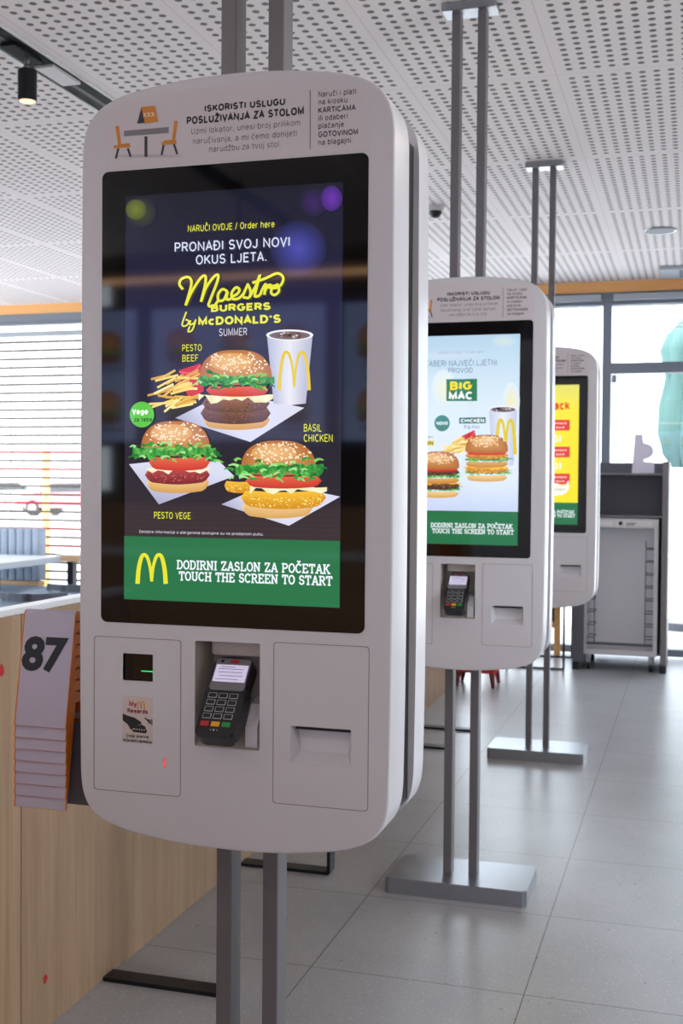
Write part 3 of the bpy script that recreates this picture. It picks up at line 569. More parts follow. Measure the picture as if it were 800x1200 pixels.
def header(k, S, full):                          # the printed strip above the screen
    a = Art(S, -.0004); h = Art(S, -.0004)
    q = Face(KB[0])                              # laid out once on the nearest kiosk
    a.S = h.S = q
    if True:
        a.up(); a.poly([(125, 132), (152, 117), (262, 99), (396, 95), (424, 101), (433, 112), (433, 177), (125, 200)], (219, 212, 216)); a.up()
        ink, grey = (40, 42, 52), (128, 120, 126)
        a.text('ISKORISTI USLUGU', 240, 334, 119, 127.5, ink, .026); a.text('POSLUŽIVANJA ZA STOLOM', 219, 356, 131, 140.5, ink, .026)
        a.text('Uzmi lokator, unesi broj prilikom', 224, 352, 145, 152.5, grey); a.text('naručivanja, a mi ćemo donijeti', 226, 348, 157, 164.5, grey); a.text('narudžbu za tvoj stol.', 245, 329, 168, 175.5, grey)
        a.poly([(363, 106), (364, 106), (364, 175), (363, 175)], (110, 104, 110))
        for i, (s_, xr, bold) in enumerate((('Naruči i plati', 417.5, .004), ('na kiosku', 407, .004), ('KARTICAMA', 416.5, .012), ('ili odaberi', 407.5, .004), ('plaćanje', 403, .004), ('GOTOVINOM', 419.5, .012), ('na blagajni.', 413, .004))):
            y = 112.3+i*9.45; a.text(s_, 373, xr, y-7.0+(-1 if i == 2 else 0)*0, y, (46, 46, 56), bold)
        # table, two chairs, locator tent
        og, dg, gy = (222, 142, 44), (52, 54, 64), (120, 118, 122)
        a.blob(174, 183, 41, 2.2, (190, 182, 184), (206, 198, 200))
        a.up()
        a.stroke([(137.5, 148), (140.5, 170), (152, 170)], 4.2, og, 0); a.stroke([(133.5, 172.3), (153, 171)], 3.6, og, 0)
        a.stroke([(206.5, 142), (203.5, 165), (192, 167)], 4.2, og, 0); a.stroke([(207, 167), (189.5, 168.5)], 3.6, og, 0)
        for p_ in (((139, 174), (136, 186)), ((150, 174), (153.5, 184)), ((192, 170), (189.5, 182)), ((204, 169), (208, 181))): a.stroke(list(p_), 2.6, dg, 0)
        a.poly([(145.5, 153.5), (198, 149), (198, 156), (145.5, 160)], (132, 130, 134)); a.poly([(169.5, 160), (173, 160), (173, 184), (169.5, 184)], dg)
        a.up(); a.poly([(161, 145), (166, 126), (170, 144)], dg); a.poly([(165.5, 125.5), (182, 124), (185.5, 143), (169.5, 145)], og); a.up()
        a.text('XXX', 168, 181.5, 131.5, 137.5, (246, 226, 190), .012)
    return a.build('header_print', printed, k)

K1 = make_kiosk('nearest tall white order kiosk showing three burgers on a dark screen', KB[0])
header(K1, None, True)
K2 = dup(K1); K2.location.y = KB[1]; K2['label'] = 'middle white order kiosk whose screen shows a pale blue burger advert'
K3 = dup(K1); K3.location.y = KB[2]; K3['label'] = 'farthest white order kiosk with a yellow screen, in front of the dark cabinet'
def kid(k, nm): return [o for o in bpy.data.objects if o.parent == k and o.name.split('.')[0] == nm][0]
SY = -.0016

# --- screen of the nearest kiosk
S1 = Face(KB[0]); scr = kid(K1, 'screen')
a = Art(S1, SY)
def quad_bg(a, zs, cols):                        # horizontal bands over the lit area
    for (z0, z1), (c0, c1) in zip(zs, cols):
        a.add([(DX0, z0), (DX1, z0), (DX1, z1), (DX0, z1)], [lin(c0), lin(c0), lin(c1), lin(c1)], local=True)
ZG = S1(270, 631)[1]
quad_bg(a, [(ZG, 1.50), (1.50, 1.72), (1.72, DZ1)], [((54, 46, 52), (38, 36, 50)), ((38, 36, 50), (34, 34, 62)), ((34, 34, 62), (24, 26, 40))])
a.up()
for i in range(26):                              # dark table boards behind the food
    z = 1.33+i*.0085; a.add([(DX0, z), (DX1, z), (DX1, z+.0016), (DX0, z+.0016)], (46, 39, 45), local=True)
a.up()
def glow(cx, cy_, r, c, edge): a.blob(cx, cy_, r, r, c, edge, 30)
glow(350, 292, 34, (74, 78, 168), (34, 34, 58)); a.up(); glow(166, 250, 18, (66, 74, 40), (31, 32, 50)); a.up(); glow(160, 246, 12, (112, 122, 44), (72, 80, 40)); a.up(); glow(368, 238, 17, (58, 34, 96), (31, 30, 52)); a.up(); a.blob(389, 233, 12.5, 15, (108, 50, 172), (62, 38, 110))
a.build('backdrop_picture', lit_picture, scr)
a = Art(S1, SY-.0012)
pap, shd = (214, 216, 236), (168, 170, 200)
a.add([(206, 490), (238, 474), (318, 470), (357, 478), (294, 518)], [lin(shd), lin(pap), lin(pap), lin(pap), lin(pap)])
a.add([(152, 544), (180, 541), (258, 541), (275, 558), (187, 591)], [lin(pap)]*4+[lin(shd)])
a.add([(260, 591), (287, 579), (371, 576), (399, 582), (339, 616)], [lin(shd), lin(pap), lin(pap), lin(pap), lin(pap)])
a.build('paper_picture', lit_picture, scr)
a = Art(S1, SY-.0018); fries(a, 180, 236, 432, 480); a.build('fries_picture', lit_picture, scr)
a = Art(S1, SY-.0018); cup(a, 313.5, 367, 387, 473, 8); a.build('cup_picture', lit_picture, scr)
a = Art(S1, SY-.0024)                            # beef burger
slab_layer(a, 239, 317, 484, 500, (236, 196, 130), (206, 150, 80)); slab_layer(a, 236, 318, 476, 493, (128, 86, 74), (88, 54, 46), grains=60, g=BROWN); slab_layer(a, 238, 317, 466, 480, (142, 98, 84), (96, 60, 50), grains=50, g=BROWN)
ragged(a, 234, 321, 458, 474, (244, 240, 206), (232, 222, 170), 12, .7); slab_layer(a, 243, 316, 452, 463, (228, 92, 66), (198, 56, 44), .2); bun_top(a, 277.5, 410.5, 446, 85); lettuce(a, 232, 325, 436, 457)
a.build('beef_burger_picture', lit_picture, scr)
a = Art(S1, SY-.0024)                            # vege burger
slab_layer(a, 173, 246, 558, 574, (240, 204, 140), (210, 156, 86)); slab_layer(a, 171, 247, 549, 564, (176, 72, 74), (120, 40, 46), grains=70, g=[(150, 50, 56), (206, 110, 104), (110, 34, 40)])
ragged(a, 174, 248, 545, 556, (246, 240, 210), (236, 224, 176), 12, .6); slab_layer(a, 176, 247, 535, 549, (230, 100, 76), (202, 60, 50), .2); bun_top(a, 207, 493.5, 529, 81); lettuce(a, 155, 256, 519, 541)
a.build('vege_burger_picture', lit_picture, scr)
a = Art(S1, SY-.0024)                            # chicken burger
slab_layer(a, 284, 368, 585, 603, (240, 208, 146), (212, 160, 92)); slab_layer(a, 264, 300, 563, 575, (240, 186, 62), (206, 138, 34), grains=50, g=[(250, 210, 104), (206, 140, 40)]); slab_layer(a, 283, 383, 574, 592, (244, 190, 58), (206, 136, 30), grains=120, g=[(252, 214, 104), (212, 144, 40), (250, 226, 140)])
ragged(a, 294, 384, 566, 580, (246, 242, 206), (236, 228, 176), 13, .7); slab_layer(a, 289, 378, 557, 570, (228, 96, 70), (198, 58, 48), .2); bun_top(a, 327.5, 516.5, 552, 88); lettuce(a, 275, 382, 538, 563)
a.build('chicken_burger_picture', lit_picture, scr)
yel, wht = (226, 226, 64), (216, 222, 244)
def words(name, *lines):
    a = Art(S1, SY-.0045)
    for l_ in lines: a.text(*l_)
    return a.build(name, lit_picture, scr)
words('order_line', ('NARUČI OVDJE / Order here', 221.5, 323, 262, 270, yel))
words('headline', ('PRONAĐI SVOJ NOVI', 206, 341, 281.5, 293, wht, .003), ('OKUS LJETA.', 231, 314, 297.5, 309, wht, .003))
words('subtitle', ('BURGERS', 249, 318, 356, 365, yel, .022), ('McDONALD\u2019S', 234, 330, 370.5, 380.5, yel, .03)); words('season_line', ('SUMMER', 258, 291, 385, 394, (206, 204, 220)))
words('beef_caption', ('PESTO', 215, 238, 404, 412, yel), ('BEEF', 215, 234, 416, 424, yel)); words('chicken_caption', ('BASIL', 357, 378, 497, 506, yel), ('CHICKEN', 357, 391, 509, 518, yel)); words('vege_caption', ('PESTO VEGE', 182, 225, 600, 608, yel))
words('footnote', ('Detaljne informacije o alergenima dostupne su na predajnom pultu.', 165, 310, 622.5, 626, (206, 204, 214)))
a = Art(S1, SY-.0045); a.blob(168, 486, 14.2, 15, (96, 196, 70), n=36); a.up(); a.text('Vege', 157, 175, 479, 486, (240, 250, 236), .02); a.text('za tebe', 159, 180, 489, 494.5, (40, 96, 44), .01); a.build('vege_badge', lit_picture, scr)
a = Art(S1, SY-.0045)
for P in ([(216, 336), (212, 330), (214, 324), (222, 322), (226, 328), (223, 342), (219, 355)], [(219, 355), (226, 340), (236, 325), (242, 322), (242, 332), (237, 352)], [(237, 352), (243, 336), (252, 324), (257, 322), (256, 330), (248, 350), (246, 357), (252, 358), (257, 352)],
          [(268, 342), (262, 339), (257, 345), (258, 352), (264, 351), (268, 342), (267, 351), (272, 351)], [(272, 349), (279, 346), (282, 341), (278, 338), (273, 344), (274, 351), (281, 351), (287, 346)], [(286, 348), (291, 337), (292, 336), (295, 344), (293, 351), (286, 350)], [(294, 350), (301, 338), (306, 325), (302, 340), (300, 350), (306, 349)], [(297, 334), (312, 330), (326, 325), (333, 330), (331, 338), (324, 342), (314, 340)],
          [(306, 349), (310, 340), (313, 337), (311, 349)], [(312, 344), (316, 338), (320, 339)], [(326, 339), (321, 340), (319, 347), (323, 350), (328, 346), (327, 339), (325, 338)]):
    a.stroke([(x, y-.07*(x-270)) for x, y in P], 3.1, yel)
for P in ([(220, 366), (215, 381), (220, 382), (223, 377), (219, 375)], [(225, 376), (224, 381), (229, 379), (231, 375), (227, 387), (222, 389), (224, 383)]): a.stroke(P, 1.9, yel)
a.build('campaign_script', lit_picture, scr)
a = Art(S1, SY-.0012)
a.add([(DX0, DZ0), (DX1, DZ0), (DX1, ZG), (DX0, ZG)], (30, 112, 70), local=True); a.up()
arches(a, 162, 195, 650, 684, (226, 222, 50), 4.2)
slab(a, 'DODIRNI ZASLON ZA POČETAK', 208, 388, 659.5, 669, (232, 240, 246)); slab(a, 'TOUCH THE SCREEN TO START', 210.5, 390.5, 673, 682.5, (232, 240, 246))
ban = a.build('start_banner', lit_picture, scr)
# --- stickers and painted red reflection of the nearest kiosk
a = Art(S1, -.0004); a.poly([(143.5, 815), (179, 817), (179, 872), (143.5, 869)], (214, 200, 194)); a.up()
a.text('My', 151.5, 160, 821.5, 828, (180, 36, 44), .02); arches(a, 161, 169.5, 822, 831, (232, 160, 50), 1.3); a.text('Rewards', 149.5, 173, 830.5, 836, (150, 30, 36), .02)
a.poly([(143.8, 836), (150, 838.5), (158, 841), (165.5, 846), (166, 849), (160, 849.5), (158, 853), (153, 855), (150, 849), (143.8, 844)], (40, 38, 42)); a.up()
a.poly([(157, 848), (160.5, 847), (163, 850), (166, 849), (170, 851), (172.5, 857), (171, 859.5), (156, 857.5), (154.5, 854), (157.5, 855)], (40, 38, 42)); a.up()
for k_ in range(5): a.blob(158+k_*2.8, 854.2+k_*.3, .8, .9, (214, 200, 194), n=8)
for r in (3, 6, 9): a.stroke([(168.5+6.5-r*.6, 840.5+r*.2+3-r*.5), (168.5+7.5-r*.3, 848-r*.55+.6), (179, 850.2-r*.8+.8)], 1.1, (40, 38, 42), 3)
a.text('Ovdje skeniraj', 148, 174.5, 860.5, 864.5, (52, 48, 50), .012); a.text('McDonald\u2019s aplikaciju', 144.5, 178, 866, 870, (52, 48, 50), .012)
a.build('scan_sticker', printed, K1)
a = Art(S1, -.0004); a.blob(193, 894, 1.6, 6, (255, 90, 96), (190, 70, 70), 20); a.build('red_reflection', lit_picture, K1)['label'] = 'small red light reflection drawn as a glowing spot'  # reflected red scanner light put in as a glowing ellipse
# --- screen of the middle kiosk
S2 = Face(KB[1]); scr = kid(K2, 'screen')
a = Art(S2, SY); ZG2 = S2(550, 599)[1]
quad_bg(a, [(ZG2, 1.45), (1.45, 1.70), (1.70, DZ1)], [((196, 210, 240), (222, 232, 248)), ((222, 232, 248), (214, 230, 242)), ((214, 230, 242), (178, 208, 230))]); a.up()
a.blob(520, 455, 14, 22, (232, 234, 206), (218, 232, 243)); a.blob(599, 470, 10, 22, (236, 232, 180), (219, 232, 244)); a.blob(590, 400, 14, 7, (206, 224, 216), (190, 215, 233)); a.up()
a.poly([(523, 444.5), (559, 444), (559, 470), (523, 470)], (38, 122, 84)); a.up()
a.text('BIG', 527.5, 552.5, 447, 457, (250, 222, 40), .03); a.text('MAC', 526, 553.5, 459, 468.5, (244, 248, 250), .03)
a.text('NARUČI OVDJE / Order here', 513, 567, 411.3, 414.3, (150, 166, 186)); a.text('IZABERI NAJVEĆI LJETNI', 496.5, 582, 422, 429, (112, 134, 162)); a.text('PROVOD', 525, 554, 431, 437, (112, 134, 162))
a.blob(518, 496, 9, 9.5, (62, 132, 124), n=28); a.up(); a.text('NOVO', 511.5, 524.5, 494, 498, (240, 246, 246), .02); a.poly([(538, 489.5), (569, 489), (569, 496), (538, 496.5)], (54, 112, 108)); a.up(); a.text('CHICKEN', 540, 567, 490.8, 495, (240, 246, 246), .02); a.text('Big Mac', 543.5, 562.5, 498, 502, (120, 134, 152))
a.text('Big Mac', 486, 508, 510, 513.5, (120, 134, 152)); a.poly([(484, 516), (508.5, 516), (508.5, 522.5), (484, 522.5)], (232, 212, 60)); a.up(); a.text('BACON', 486, 507.5, 517.3, 521.3, (90, 84, 40), .02)
a.build('backdrop_picture', lit_picture, scr)
a = Art(S2, SY-.0012); fries(a, 518, 556, 510, 532, n=24); cup(a, 573, 606, 476, 545, 4.5, (228, 232, 246), (190, 200, 226), (222, 200, 40)); a.build('side_picture', lit_picture, scr)
def double_burger(a, cx, y0, y1, w_, brown):
    h = y1-y0; X = lambda k_: (cx-w_/2*k_, cx+w_/2*k_); Y = lambda k_: y0+h*k_
    p1, p2 = ((112, 72, 58), (78, 46, 38)) if brown else ((226, 160, 70), (186, 118, 44)); g = BROWN if brown else [(244, 196, 104), (180, 110, 40)]
    slab_layer(a, *X(.94), Y(.86), Y(.98), (240, 204, 140), (212, 160, 90)); lettuce(a, *X(1.06), Y(.76), Y(.88)); slab_layer(a, *X(1.0), Y(.69), Y(.80), p1, p2, grains=40, g=g); ragged(a, *X(1.05), Y(.66), Y(.75), (250, 200, 60), (244, 180, 40), 10, .7)
    slab_layer(a, *X(.98), Y(.57), Y(.68), (226, 170, 96), (196, 130, 60)); lettuce(a, *X(1.06), Y(.47), Y(.60)); slab_layer(a, *X(1.0), Y(.40), Y(.50), p1, p2, grains=40, g=g); slab_layer(a, *X(.92), Y(.36), Y(.43), (226, 84, 60), (196, 48, 40), .1)
    bun_top(a, cx, y0, Y(.34), w_*.98)
a = Art(S2, SY-.0032); double_burger(a, 570.5, 509.5, 564, 51, False); a.build('chicken_burger_picture', lit_picture, scr)
a = Art(S2, SY-.0032); double_burger(a, 514, 529, 583, 50, True); a.build('beef_burger_picture', lit_picture, scr)
S3 = Face(KB[2])
bn = ban.copy(); COL.objects.link(bn); bn.parent = scr
# --- screen of the farthest kiosk
scr3 = kid(K3, 'screen'); bn = ban.copy(); COL.objects.link(bn); bn.parent = scr3
a = Art(S3, SY); ZG3 = ZG
quad_bg(a, [(ZG3, 1.80), (1.80, DZ1)], [((250, 226, 40), (246, 228, 60)), ((246, 228, 60), (224, 222, 110))]); a.up()
a.text('Snack', 636, 667, 470, 480.5, (226, 84, 30), .02)
for y in (492, 523.5, 555): a.poly([(628, y), (667.5, y), (667.5, y+12.5), (628, y+12.5)], (224, 62, 54))
a.up()
for y in (492, 523.5, 555):
    a.text('mali snack', 637, 664, y+2.6, y+5.2, (250, 226, 220), .01); a.text('do 2 eura', 640, 661, y+7.4, y+10, (250, 226, 220), .01)
for y in (514, 546): a.stroke([(651, y-4), (653, y+1), (650, y+4)], 2, (250, 246, 220)); a.stroke([(656, y-4), (656.5, y+1), (655, y+4)], 2, (250, 246, 220))
a.poly(catmull([(640, 570), (650, 566), (661, 569), (666, 563), (666, 574), (658, 580), (644, 580)], 4, True), (244, 240, 226)); a.up(); a.text('uz kupon', 648, 662, 572, 574.6, (120, 150, 180))
a.build('backdrop_picture', lit_picture, scr3)

# ------------------------------------------------------------------ card terminals in the niches
def key(parent, x, y, w_, h, top, name='key', ol=True, label=None):
    m = MB().box(x-w_/2, x+w_/2, y-h/2, y+h/2, .0002, .0012, .0006, 1)
    o = m.build(name, key_line if ol else top, parent)
    if ol:
        me = o.data; me.materials.append(top); m2 = bmesh.new(); m2.from_mesh(me)
        t_ = MB(); t_.bm = m2; t_.box(x-w_/2+.0009, x+w_/2-.0009, y-h/2+.0009, y+h/2-.0009, .0008, .0016, .0004, 1)
        for f in m2.faces:
            if f.calc_center_median().z > .00121: f.material_index = 1
        m2.to_mesh(me); m2.free()
    if label: o['label'] = label
    return o
def make_terminal(label, b):
    t = thing('card_terminal', label, 'card reader', (KX-.006, b-.006, 1.0615), 0, 'card terminals in the kiosks')
    t.rotation_euler = (math.radians(50.5), 0, 0)
    HB = [(0, -.0795), (.020, -.0795), (.029, -.0770), (.0345, -.070), (.0360, -.055), (.0368, -.03), (.0372, .000), (.0366, .010), (.0345, .016), (.0345, .030), (.0355, .060), (.0345, .070), (.029, .0765), (.015, .0785), (0, .079)]
    hb = catmull(HB, 4); O = [(x, y) for x, y in hb]+[(-x, y) for x, y in hb[-2:0:-1]]
    bd = MB().prism(O, -.028, 0, 'XY')
    bmesh.ops.bevel(bd.bm, geom=[e for e in bd.bm.edges if abs(e.verts[0].co.z-e.verts[1].co.z) < 1e-6], offset=.004, segments=3, affect='EDGES')
    bd.build('body', dark_plastic, t, 40)
    MB().cyl((0, .02, -.042), .014, .03, 20).build('mounting_stalk', steel_dark, t, 40)
    bz = MB().prism(rrect(-.0325, .0325, .012, .0755, .006, 4), -.0005, .0008, 'XY').build('bezel', lcd_grey, t)
    MB().prism(rrect(-.0300, .0300, .0285, .0625, .0012, 2), .0006, .0012, 'XY').build('display', lcd_white, bz)
    a = MB()
    for y, x0, x1 in ((.058, -.020, .006), (.054, -.024, .022), (.0475, -.024, .021), (.0405, -.020, .024), (.0335, -.026, .016)): a.box(x0, x1, y-.0006, y+.0006, .0012, .00135)
    a.build('display_text', mat('lcd_ink', (150, 140, 176), .5), bz)
    e = MB().lathe([(.0001, 0), (.009, 0), (.009, .0006), (.0001, .0008)], 24, Matrix.Translation((.002, .0695, .0006)) @ Matrix.Diagonal((1, .42, 1, 1))); e.build('maker_badge', mat('badge_red', (186, 40, 48), .4), bz)
    MB().box(-.024, -.018, .067, .072, .0006, .0012).build('reader_mark', dark_plastic, bz)
    for i in range(4):
        for j in range(3): key(t, -.0215+j*.0195, .0012-i*.0133, .0158, .0098, key_black)
    key(t, -.0215, -.0535, .0155, .0092, red_key, ol=False, label='red cancel key'); key(t, -.002, -.0535, .0155, .0092, yellow_key, ol=False, label='yellow clear key'); key(t, .0175, -.0535, .0155, .0092, green_key, ol=False, label='green enter key')
    for x, r in ((-.008, .0010), (-.002, .0018), (.004, .0010)): MB().cyl((x, -.0645, .0003), r, .0008, 12).build('indicator_dot', trolley_white, t)
    return t
T1 = make_terminal('black card terminal with lit display in the niche of the nearest kiosk', KB[0])
T2 = dup(T1); T2.location.y = KB[1]-.006; T2['label'] = 'black card terminal in the niche of the middle kiosk'

# ------------------------------------------------------------------ locator tents on the rack at the kiosk's left side
TB = 2.010
L_, R_ = atB(31.5, 716, TB)[0], atB(91.5, 716, TB)[0]; ZT = atB(60, 714.5, TB)[2]
TH = math.radians(9.6)
leaf = (ZT-atB(50, 851, TB-.035)[2]-.009)/math.cos(TH)
rack = MB(); zb, zt_ = atB(90, 942, 2.03)[2], atB(90, 845, 2.03)[2]
rack.box(L_+.02, KX-.25, 2.026-KB[0]+0, 2.031-KB[0], zb, zt_).bm.verts
rk = rack; rk.box(L_+.02, KX-.25, 2.012-KB[0], 2.031-KB[0], zt_-.004, zt_)
bmesh.ops.translate(rk.bm, vec=(-KX, 0, 0), verts=rk.bm.verts)
rko = rk.build('locator_rack', mat('rack_steel', (104, 108, 124), .45, metal=.3), K1); rko['label'] = 'grey steel locator rack'
MB().cyl(((L_+KX-.262)/2-KX, TB-KB[0], ZT-8*.0222-.022), .007, (KX-.262)-L_, 14, axis='X').build('rack_bar', steel_dark, rko)
def ribbon(prof, th, x0, x1):                    # a sheet bent along a (y, z) profile
    m = MB(); n = len(prof); nn = []
    for i in range(n):
        a, b = Vector(prof[max(i-1, 0)]), Vector(prof[min(i+1, n-1)]); t_ = (b-a).normalized(); nn.append((t_.y, -t_.x))
    outer = prof; inner = [(p[0]+q[0]*th, p[1]+q[1]*th) for p, q in zip(prof, nn)]
    for i in range(n-1): m.prism([outer[i], outer[i+1], inner[i+1], inner[i]], x0, x1, 'YZ')
    bmesh.ops.remove_doubles(m.bm, verts=m.bm.verts, dist=1e-6)
    return m
TC = (0, -.0105); TR_ = .010
def tent_profile(l0, l1, off=0):
    r = TR_+off; A = [math.radians(170.4-k_*160.8/8) for k_ in range(9)]; arcp = [(TC[0]+r*math.cos(q_), TC[1]+r*math.sin(q_)) for q_ in A]
    f = (arcp[0][0]-math.sin(TH)*l0, arcp[0][1]-math.cos(TH)*l0); b = (arcp[-1][0]+math.sin(TH)*l1, arcp[-1][1]-math.cos(TH)*l1)
    return [f]+arcp+[b]
wd = R_-L_
POS = ['second', 'third', 'fourth', 'fifth', 'sixth', 'seventh', 'lowest']
for i in range(8):
    t = thing('table_locator', 'grey and orange folded table locator reading 87, topmost of the nested stack' if i == 0 else
              ('orange edged table locator at the bottom of the nested stack' if i == 7 else 'orange edged table locator, %s from the top of the stack under number 87' % POS[i-1]), 'table number', ((L_+R_)/2, TB, ZT-i*.0222), 0, 'table locators nested on the rack')
    pf = [(p[0]+(.0), p[1]) for p in tent_profile(leaf, leaf)]
    cm_ = ribbon(pf, .0034, -wd/2, wd/2)
    cm_.prism(tent_profile(.010, .010, -.0034), -wd/2, wd/2, 'YZ').build('folded_card', orange_plastic, t, 30)
    pl = tent_profile(leaf-.0006, .02, .0005)
    ribbon(pl, .0006, -wd/2+.0030, wd/2-.0012).build('number_face', lavender_card, t, 30)
    if i == 0:
        V, P = text_mesh('87', .042); mn, mx = min(q[0] for q in V), max(q[0] for q in V)
        x0, x1 = atB(28.5, 765, TB-.015)[0]-t.location.x, atB(79.5, 765, TB-.015)[0]-t.location.x; zc, zb_ = atB(54, 748, TB-.012)[2]-ZT, atB(54, 783.5, TB-.018)[2]-ZT
        vv = []
        for q in V:
            z = zb_+q[1]/CAP*(zc-zb_); vv.append((x0+(q[0]-mn)/(mx-mn)*(x1-x0)+.004*(q[1]/CAP), (TC[0]-TR_*math.cos(TH)-.0014)+(z-TC[1]-TR_*math.sin(TH))*math.tan(TH), z))
        build('number_print', vv, P, digit_ink, t)

# ------------------------------------------------------------------ oak partition with white cap, the ledge behind the kiosks
PA = -1.600
pt = thing('wooden_partition', 'long low oak partition with white top edge running behind the kiosks', 'partition', (PA-.02, 5, 0))
for y0, y1 in ((.6, 2.5705), (2.5745, 4.3), (4.304, 6.0), (6.004, 8.35)):
    MB().box(-.02, .02, y0-5, y1-5, .0, 1.098, .0015, 1).build('board', oak, pt)
MB().box(-.028, .0235, .6-5, 8.36-5, 1.098, 1.114, .003).build('top_cap', table_white, pt)
for q, r in (((53, 1147), .010), ((1.5, 786), .012)):
    rr = ray(*q); t_ = PA/rr[0]; y, z = rr[1]*t_, EYE+rr[2]*t_
    MB().prism([(y-5+r*math.cos(2*PI*k/9)*(.8+.4*random.random()), z+r*1.2*math.sin(2*PI*k/9)*(.8+.4*random.random())) for k in range(9)], .0200, .0212, 'YZ').build('red_mark', red_paint, pt)
lg = thing('wall_ledge', 'oak ledge on black sled legs along the partition, seen under the kiosks', 'ledge', (PA, 5, 0))
MB().box(0, .42, 2.99-5, 7.0-5, .70, .735, .004).build('ledge_top', oak, lg)
for y, x in ((3.025, .385), (4.085, .352), (6.20, .362), (6.69, .420)):
    m = MB().prism([(.003, 0), (x-.008, 0), (x, .008), (x, .70), (x-.012, .70), (x-.012, .020), (x-.020, .012), (.003, .012)], y-5-.03, y-5+.03, 'XZ')
    m.build('leg', black_steel, lg); MB().cyl((.27, y-5, .0125), .006, .002, 12).build('bolt', dark_plastic, lg)

# ------------------------------------------------------------------ ceiling fittings
tk = thing('light_track', 'black lighting track sunk in a slot of the perforated ceiling', 'light track', (-2.522, 4, CEIL))
MB().box(-.058, .058, ROOM_F+.2-4, 5.85, -.004, .085).build('rail', matt_black, tk)
MB().box(-.012, .012, ROOM_F+.2-4, 5.85, -.0055, -.002).build('conductor_groove', black_core, tk)
MB().box(-.035, .050, 4.20-4, 4.42-4, -.016, -.002, .003).build('power_feed', trolley_white, tk)
sp_ = thing('track_spotlight', 'black cylinder spotlight hanging from the ceiling track', 'spotlight', (-2.518, 4.085, CEIL-.006))
MB().box(-.03, .03, -.14, .06, -.012, .0, .003).build('track_adapter', matt_black, sp_)
MB().cyl((0, 0, -.03), .010, .05, 14).sphere((0, 0, -.048), .016).build('swivel', steel_base, sp_, 40)
MB().lathe([(.0001, -.055), (.030, -.055), (.037, -.061), (.037, -.176), (.033, -.178), (.0001, -.172)], 36).build('lamp_barrel', black_steel, sp_, 40)
MB().cyl((0, 0, -.1765), .032, .004, 28).build('lens', lens_warm, sp_)
dm = thing('dome_camera', 'small white dome camera under the ceiling beside the middle kiosk poles', 'camera', (-1.520, 6.985, CEIL))
MB().lathe([(.0001, 0), (.052, 0), (.054, -.012), (.050, -.026), (.046, -.03), (.0001, -.03)], 32).build('housing', trolley_white, dm, 40)
MB().lathe([(.040, -.028), (.038, -.045), (.026, -.062), (.012, -.069), (.0001, -.071)], 28).build('lens_dome', dark_plastic, dm, 60)
dl = thing('round_ceiling_speaker', 'round grey flush grille in the ceiling above the dark cabinet', 'ceiling grille', (-.242, 8.0, CEIL))
MB().lathe([(.0001, -.004), (.088, -.004), (.090, -.010), (.102, -.012), (.108, -.004), (.108, 0)], 40).build('trim_ring', steel_base, dl, 40)
MB().lathe([(.0001, -.010), (.086, -.010), (.088, -.004), (.0001, -.004)], 36).build('grille', window_grey, dl, 40)
vt = thing('ceiling_vent', 'grey slotted air vent at the ceiling edge above the window', 'vent', (0.02, 9.52, CEIL))
MB().box(-.30, .30, -.20, .20, -.03, 0, .004).build('vent_frame', table_edge, vt)
for k_ in range(4): MB().box(-.16, .26, -.15+k_*.085, -.15+k_*.085+.05, -.034, -.028).build('slot', window_grey, vt)

# ------------------------------------------------------------------ blinds in the back windows
def blind(label, x0, x1, zs, redz=(), sl_w=.034, mm=None, th=.023):
    t = thing('window_blind', label, 'blind', ((x0+x1)/2, ROOM_B-.045, 0)); hw = (x1-x0)/2
    a, b_ = MB(), MB()
    for z in zs: (b_ if any(abs(z-q) < .04 for q in redz) else a).box(-hw, hw, -sl_w/2, sl_w/2, z-th/2, z+th/2)
    a.build('slats', mm, t)
    if redz: b_.build('red_slats', red_paint, t)
    else: b_.bm.free()
    MB().box(-hw, hw, -.025, .025, max(zs)+.05, max(zs)+.10, .004).build('head_rail', table_edge, t)
    return t, hw
slat_m = mat('slat_olive_grey', (124, 114, 102), .6)
zz = [2.73-.0805*k_ for k_ in range(32)]
rz = [atB(60, y, 9.9)[2] for y in (529.5, 548.5, 588, 617, 638)]
bl, hw = blind('grey and red slatted blind lowered over the window left of the nearest kiosk', ROOM_L+.05, -4.6, zz, rz, mm=slat_m)
cx = atB(13.5, 500, 9.9)[0]-bl.location.x
cd = MB().cyl((cx, -.019, 1.5), .003, 2.6, 8)
for z in zz: cd.box(cx-.028, cx+.028, -.020, .020, z-.011, z+.011, .006, 1)
cd.build('ladder_cord', mat('cord_mauve', (150, 120, 122), .7), bl)
thin = mat('slat_pale', (206, 206, 210), .6)
blind('pale blind drawn up at the top of the window behind the far kiosk', -2.55, -.76, [2.88-.045*k_ for k_ in range(6)], mm=thin, th=.006)
blind('pale blind drawn up at the top of the window above the dark cabinet', -.66, 1.3, [2.88-.03*k_ for k_ in range(7)], mm=thin, th=.006)

